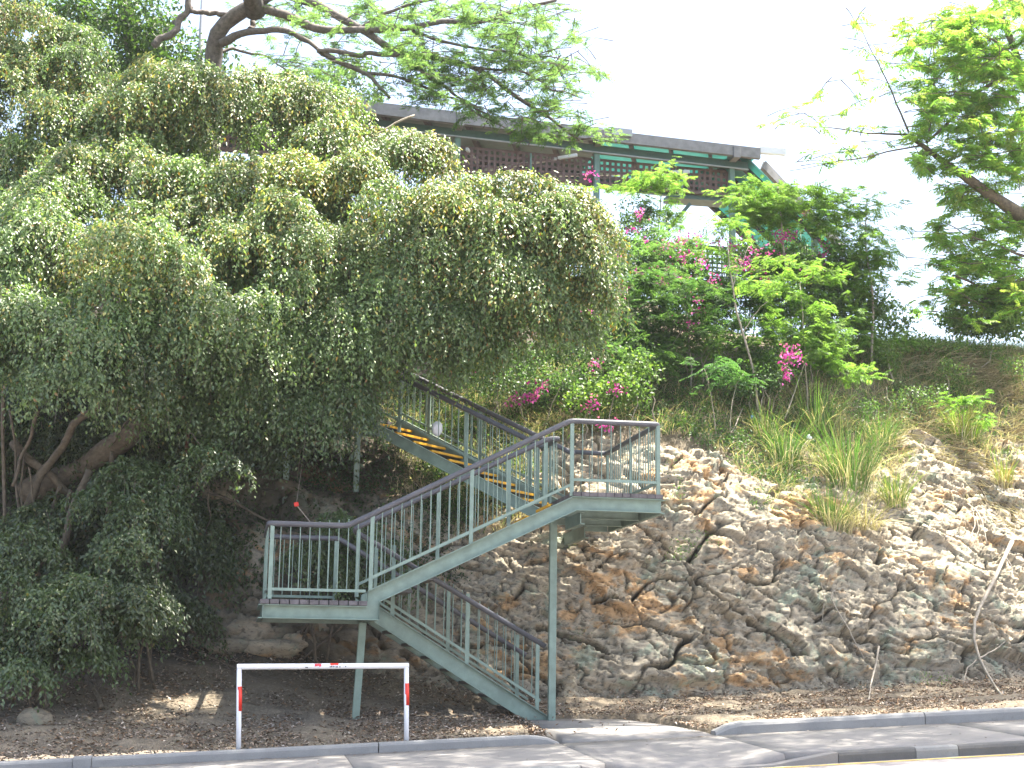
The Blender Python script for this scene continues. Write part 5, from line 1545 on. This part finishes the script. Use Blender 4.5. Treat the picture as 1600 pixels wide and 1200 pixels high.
tuft("sparse grass tuft on the crumbly bank at centre right", 1375, 700, 80, 26, 130, GG, .5, .5)
tuft("short grass tuft by the dead stem below the bougainvillea", 1195, 690, 80, 20, 110, GG, .4, .5)
# dry straw clumps
def straw(label, x, y, n, sx, L, tilt):
    p = hit(x, y); k = F_PX / ((p[1] - CAM[1]) * 1.03)
    t = thing("dry_grass_clump", p, label, "dry grass", "bleached dry grass on the upper bank")
    P = np.stack([p[0] + rng.normal(0, sx / k, n), np.zeros(n), np.zeros(n)], -1)
    m_s = Foliage()
    V_all = []
    for i in range(n * 2):
        i = i % n
        yy = p[1] + rng.normal(0, .25)
        g = np.array([P[i, 0], yy, ground(P[i, 0], yy) + rng.uniform(.02, .14)])
        a = tilt + rng.normal(0, .55); l = L / k * rng.uniform(.5, 1.2)
        d = np.array([math.cos(a), -.35 + rng.normal(0, .2), math.sin(a)])
        q = np.array([g, g + d * l * .5 + (0, -.03, .05 * rng.random()), g + d * l + np.array([0, -.05, -l * .25 * rng.random()])])
        V, Fs = tube_arrays(q, [.008, .007, .003], 3)
        F4 = np.array(Fs); m_s.add(V, np.concatenate([F4[:, :3], F4[:, [0, 2, 3]]]), np.tile(np.array(DRY[rng.integers(0, 4)]) * rng.uniform(.8, 1.2), (len(V), 1)))
    m_s.build("blades", MT['grass'], t)["kind"] = "stuff"
straw("bleached straw tangle hanging left of the bright tuft", 1430, 650, 150, 26, 60, -.9)
straw("bleached straw swept across the top right of the bank", 1560, 610, 210, 50, 70, -.35)
straw("bleached straw spilling from the crest below the right tree", 1530, 585, 160, 50, 60, -.5)
straw("bleached straw lying between the seedling and the tall tuft", 1420, 700, 120, 40, 55, -.4)
straw("bleached straw below the crest grass", 1450, 575, 130, 40, 60, -.3)
straw("bleached straw draped over the ledge under the bright tuft", 1480, 730, 120, 40, 50, -.6)
straw("bleached straw lying at the far right above the ledge", 1590, 690, 120, 30, 60, -.3)
straw("bleached straw at the foot of the yellowing tuft", 1550, 790, 70, 24, 40, -.9)
straw("grey straw around the tall green tuft", 1290, 720, 130, 60, 50, -1.2)
# crest grass: nobody could count it
fo = Foliage()
for _ in range(3200):
    X = rng.uniform(10.0, 19.5); Y = rng.uniform(7.0, 9.8)
    if X < 11.5 and rng.random() < .5: continue
    fo.add(*blades(np.array([X, Y, ground(X, Y) - .02]), 7, .12, rng.uniform(.14, .42), .6, .012, [(.13, .26, .06), (.17, .30, .07), (.24, .27, .11), (.11, .21, .05)]))
o = fo.build("crest_grass", MT['grass'], None); tag(o, "short bright green grass along the skyline at right", "grass", None, "stuff")
fo = Foliage()
for _ in range(1300):
    X = rng.uniform(-6.5, 2.9); s_ = rng.uniform(1.6, 6.5)
    q = surf(np.array([X]), np.array([s_]))[0] + np.array([0, -.08, .08])
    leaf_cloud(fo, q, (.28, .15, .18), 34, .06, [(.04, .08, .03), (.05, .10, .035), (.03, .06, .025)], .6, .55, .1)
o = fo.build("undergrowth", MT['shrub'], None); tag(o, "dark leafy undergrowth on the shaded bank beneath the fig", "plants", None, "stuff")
# scrubby low growth on the bank
fo = Foliage()
for _ in range(6600):
    X = rng.uniform(2.0, 18.5); s_ = float(smax(X)) + rng.uniform(-.9, 3.0)
    if rng.random() > np.clip(.75 + .4 * vnoise(np.array([[X * .9, s_, 3.]]), 9)[0], .1, 1): continue
    if 4.4 < X < 7.8 and s_ < float(smax(X)) + .35: continue
    q = surf(np.array([X]), np.array([s_]))[0]
    tone = (GG[:3] if rng.random() < .24 else DRY)
    fo.add(*blades(q + np.array([0, -.03, 0]), 9, .12, rng.uniform(.12, .38), .9, .010, tone, 1.0))
o = fo.build("scrub_grass", MT['grass'], None); tag(o, "thin green and straw-coloured growth scattered over the bank", "grass", None, "stuff")
fo = Foliage()
for _ in range(1900):
    X = rng.uniform(2.4, 13.5); s_ = float(smax(X)) + rng.uniform(-.4, 3.6)
    if X > 9 and rng.random() < .6: continue
    if 4.4 < X < 7.8 and s_ < float(smax(X)) + .35: continue
    q = surf(np.array([X]), np.array([s_]))[0] + np.array([0, -.05, .10])
    leaf_cloud(fo, q, (.22, .15, .14), 34, .05, BT if rng.random() < .7 else GT, .7, .6, .1)
o = fo.build("ground_cover", MT['shrub'], None); tag(o, "low leafy ground cover between the shrubs of the slope", "plants", None, "stuff")

# ------------------------------------------------------------------ dead branches, hanging roots and dry sticks
def stick(label, lines, name="dead_branch", group="dead branches and roots hanging on the rock", mat='bark_pale', lift=.27):
    p = hit(*lines[0][0][:2])
    t = thing(name, p, label, "dead branch", group)
    L_ = []
    for i, (pts, r0, r1) in enumerate([(l[:-2], l[-2], l[-1]) for l in lines]):
        P = [hit(x, y) + np.array([0, -lift - .05, .0]) for x, y in pts]
        for a in range(1, len(P)): P[a][1] = min(P[a][1], P[a - 1][1] + .35)
        L_.append((wiggle(P, 14, .012, i + pts[0][0] * .1), np.linspace(r0, r1, 14)))
    tube_obj(L_, "wood", MT[mat], t, 6)
stick("long curved grey dead branch hanging down the rock at the right", [[(1567, 848), (1545, 895), (1522, 935), (1504, 965), (1501, 1000), (1510, 1030), (1530, 1060), (1548, 1085), .038, .014], [(1510, 1032), (1540, 1015), (1555, 1003), .016, .008], [(1512, 1030), (1495, 1045), (1490, 1068), .012, .006], [(1556, 872), (1568, 890), (1566, 905), .012, .008]])
stick("pale forked root hanging below the ledge on the right", [[(1498, 790), (1512, 800), (1520, 815), (1528, 850), .018, .007], [(1505, 795), (1510, 820), (1500, 848), .013, .005], [(1510, 800), (1490, 808), (1484, 825), .008, .004], [(1512, 805), (1516, 830), (1508, 850), .008, .004]])
stick("thin straight dead stick slanting down the middle of the rock", [[(1286, 935), (1300, 960), (1320, 995), (1338, 1030), .010, .006], [(1286, 935), (1290, 925), (1296, 918), .010, .006]])
stick("short upright grey stick at the foot of the rock", [[(1360, 1010), (1356, 1040), (1348, 1065), (1343, 1094), .017, .009]])
stick("fine root dangling left of the straight stick", [[(1271, 912), (1276, 935), (1273, 975), .006, .005]])
stick("long bare twig lying across the ledge on the right", [[(1435, 740), (1480, 744), (1520, 745), .008, .004], [(1512, 748), (1530, 750), (1552, 735), .009, .004]])
stick("thin dead stem rising on the rock behind the landing", [[(1152, 640), (1128, 690), (1115, 620), (1130, 600), .010, .005]], lift=.3)
stick("forked pale dead stem against the magenta flowers", [[(1210, 660), (1216, 620), (1222, 580), (1218, 545), .013, .006]], lift=.5)
stick("bare grey twig arching above the handrail", [[(1000, 610), (1020, 560), (1026, 520), .010, .005], [(1010, 585), (1002, 570), (1000, 560), .006, .004]], lift=.5)
stick("fallen thin branch leaning on the shaded bank left of the barrier", [[(240, 975), (300, 1010), (345, 1035), (400, 1060), .014, .006], [(330, 1000), (370, 1030), (405, 1055), .01, .005]], mat='bark_fig', lift=.08)
stick("fallen branch curving across the shaded mulch", [[(245, 1015), (290, 1030), (330, 1045), (362, 1048), .012, .007]], mat='bark_fig', lift=.08)
stick("short broken stump leaning beside the corner shrub", [[(160, 1105), (150, 1080), (138, 1055), .035, .028]], mat='bark_fig', lift=.1)

# ------------------------------------------------------------------ loose stones, bag, red tag
def boulder(label, x, y, rpx, seed, sq=(1, .8, .75)):
    p = hit(x, y); k = F_PX / ((p[1] - CAM[1]) * 1.03); r = rpx / k
    n1, n2 = 26, 18
    th = np.linspace(0, 2 * np.pi, n1, endpoint=False); ph = np.linspace(-np.pi / 2, np.pi / 2, n2)
    T, Ph = np.meshgrid(th, ph, indexing='ij')
    D = np.stack([np.cos(Ph) * np.cos(T), np.cos(Ph) * np.sin(T), np.sin(Ph)], -1)
    R = np.ones(T.shape)
    rr = np.random.default_rng(seed)
    for _ in range(13):
        nn = unit(rr.normal(size=3)); c = rr.uniform(.72, .95)
        R = np.minimum(R, np.where(D @ nn > .2, c / np.maximum(D @ nn, .2), 9))
    R = R * (1 + .06 * fbm(D * 3 + seed, seed, 3))
    V = p + D * R[..., None] * r * np.array(sq) + np.array([0, 0, r * .12])
    idx = np.arange(n1 * n2).reshape(n1, n2); nx = np.roll(idx, -1, 0)
    Fq = np.stack([idx[:, :-1], nx[:, :-1], nx[:, 1:], idx[:, 1:]], -1).reshape(-1, 4)
    me = np_mesh("boulder", V.reshape(-1, 3), Fq, False, np.tile([[.2 + .6 * (seed * .37 % 1), .5, .45 if x < 400 else .15]], (n1 * n2, 1)))  # boulders on the left get more shade painted into their colour
    o = link("boulder", me, None, MT['rock'])
    tag(o, label, "rock", "loose rocks on the garden bed")
boulder("dark squarish rock beside the kerb at the lower left", 55, 1130, 26, 3)
boulder("flat grey-green rock in the shade left of the barrier top", 360, 1015, 34, 4, (1.4, .7, .5))
boulder("pale lichen-covered rock just above the left half of the barrier", 425, 1020, 34, 5, (1.5, .7, .5))
boulder("yellowish rock in the shade under the left landing", 370, 985, 20, 6)
boulder("small ochre stone on the dark slope left of the lower landing", 282, 972, 10, 7)
boulder("small tan stone on the slope beside the left landing post", 380, 925, 10, 8)
boulder("pinkish rock under the left landing's support leg", 470, 1005, 24, 9, (1.2, .7, .7))
boulder("tan stone behind the support leg below the landing", 500, 985, 22, 10)
boulder("small stone on the mulch left of the barrier", 138, 1125, 6, 11)
boulder("tiny pale stone on the mulch near the left barrier post", 278, 1152, 6, 12)
boulder("cream stone perched on the ledge right of the upper landing", 1125, 778, 20, 13, (1.3, .7, .5))

bgp = P0 + UD * 1.55 + VD * .45 + np.array([0, 0, .28])
bgp = bgp + (at(683, 670, bgp[1]) - bgp)
m = MB()
n1, n2 = 16, 12
th = np.linspace(0, 2 * np.pi, n1, endpoint=False); ph = np.linspace(-np.pi / 2, np.pi / 2, n2)
T, Ph = np.meshgrid(th, ph, indexing='ij')
D = np.stack([np.cos(Ph) * np.cos(T), np.cos(Ph) * np.sin(T), np.sin(Ph)], -1)
R = 1 + .35 * fbm(D * 2.6, 5, 4)
V = bgp + D * R[..., None] * np.array([.085, .07, .12])
idx = np.arange(n1 * n2).reshape(n1, n2); nx = np.roll(idx, -1, 0)
Fq = np.stack([idx[:, :-1], nx[:, :-1], nx[:, 1:], idx[:, 1:]], -1).reshape(-1, 4)
o = link("plastic_bag", np_mesh("plastic_bag", V.reshape(-1, 3), Fq, False), None, MT['bag'])
tag(o, "crumpled white plastic bag lying on the upper flight of stairs", "plastic bag")
def scrap(x, y, size, mat, label, seed):
    q = hit(x, y) + np.array([0, -.22, .05])
    R = 1 + .55 * fbm(D * 2.2 + seed, seed, 4)
    V = q + D * R[..., None] * size
    o = link("plastic_scrap", np_mesh("plastic_scrap", V.reshape(-1, 3), Fq, False), None, mat)
    tag(o, label, "litter")
scrap(1169, 659, np.array([.045, .03, .03]), paint("blue_plastic", (.25, .45, .75), .4), "scrap of pale blue plastic caught on the bank by the dead stems", 15)
scrap(1257, 690, np.array([.05, .03, .045]), MT['bag'], "small white scrap caught in the scrub left of the tall tuft", 16)
rg = at(463, 788, 2.6)
t = thing("red_tag", rg, "small red tag on a string hanging in the shade behind the left landing", "tag")
part(MB().box(rg, (.075, .02, .07), (.9, 0, .2), (0, 1, 0), (-.2, 0, .9)), "marker", MT['red'], t, bevel=.008)
part(MB().tube([rg + (.02, 0, -.03), at(472, 800, 2.6), at(484, 815, 2.6)], .008, 5), "string", MT['bark_pale'], t)
part(MB().tube([rg + (0, .0, .02), at(470, 740, 2.8), at(480, 650, 3.0)], .003, 4), "string", MT['bark_pale'], t)

# ------------------------------------------------------------------ leaf litter on the bed
n = 42000
X = rng.uniform(-7.5, 14.5, n); u = rng.random(n)
Yb_ = np.interp(X, KX, [KP[k][1][0] for k in KX])
Y = -1.1 + (Yb_ + .15 + 1.1) * u
zz = np.array([ground(a, b_) for a, b_ in zip(X, Y)])
ok = ~((X > 3.5) & (X < 5.35) & (Y < 1.3) & (rng.random(n) < .985))
X, Y, zz = X[ok], Y[ok], zz[ok]; n = len(X)
P = np.stack([X, Y, zz + rng.uniform(.0, .035, n)], -1)
D = rand_dir(n); D[:, 2] *= .25
Nn = unit(rand_dir(n) * .45 + np.array([0, -.1, 1]))
LT_ = np.array([(.30, .23, .17), (.20, .15, .11), (.40, .32, .25), (.13, .10, .075), (.50, .43, .36), (.32, .21, .13), (.26, .215, .18)])
C = LT_[rng.integers(0, len(LT_), n)] * rng.uniform(.7, 1.2, (n, 1))
fo = Foliage()
fo.add(*leaf_faces(P, D, Nn, rng.uniform(.03, .085, n), rng.uniform(.015, .035, n), C, .25, .2))
o = fo.build("leaf_litter", MT['litter'], None)
tag(o, "brown leaf litter and bark chips covering the bed", "leaf litter", None, "stuff")
n = 420
X = rng.uniform(-6, 11, n); Y = rng.uniform(YR + .2, YF, n)
Y = np.where(rng.random(n) < .6, YF - np.abs(rng.normal(0, .18, n)), Y)
P = np.stack([X, Y, zf(X, Y) + .006], -1)
D = rand_dir(n); D[:, 2] = 0
fo = Foliage()
fo.add(*leaf_faces(P, D, np.tile([[0, 0, 1.]], (n, 1)) + rng.normal(0, .15, (n, 3)), rng.uniform(.02, .05, n), rng.uniform(.01, .02, n), LT_[rng.integers(0, 7, n)], .1, .0))
o = fo.build("fallen_leaves", MT['litter'], None)
tag(o, "few dry leaves scattered on the footpath", "fallen leaves", None, "stuff")


# ------------------------------------------------------------------ thin haze added to lift contrast, standing in for lens glare
hz = MB().box((0, 0, 9.0), (320, 320, 29)).build("haze", None, None)
hm_ = bpy.data.materials.new("glare_haze"); hm_.use_nodes = True
nt = hm_.node_tree; nt.nodes.remove(nt.nodes["Principled BSDF"])
pv = N(nt, "ShaderNodeVolumePrincipled", ins={'Color': (.95, .97, 1, 1), 'Density': 0.00042, 'Anisotropy': 0.3})
nt.links.new(pv.outputs[0], nt.nodes["Material Output"].inputs['Volume'])
hz.data.materials.append(hm_); hz["kind"] = "stuff"; hz["label"] = "thin added haze over the slope standing in for lens glare"
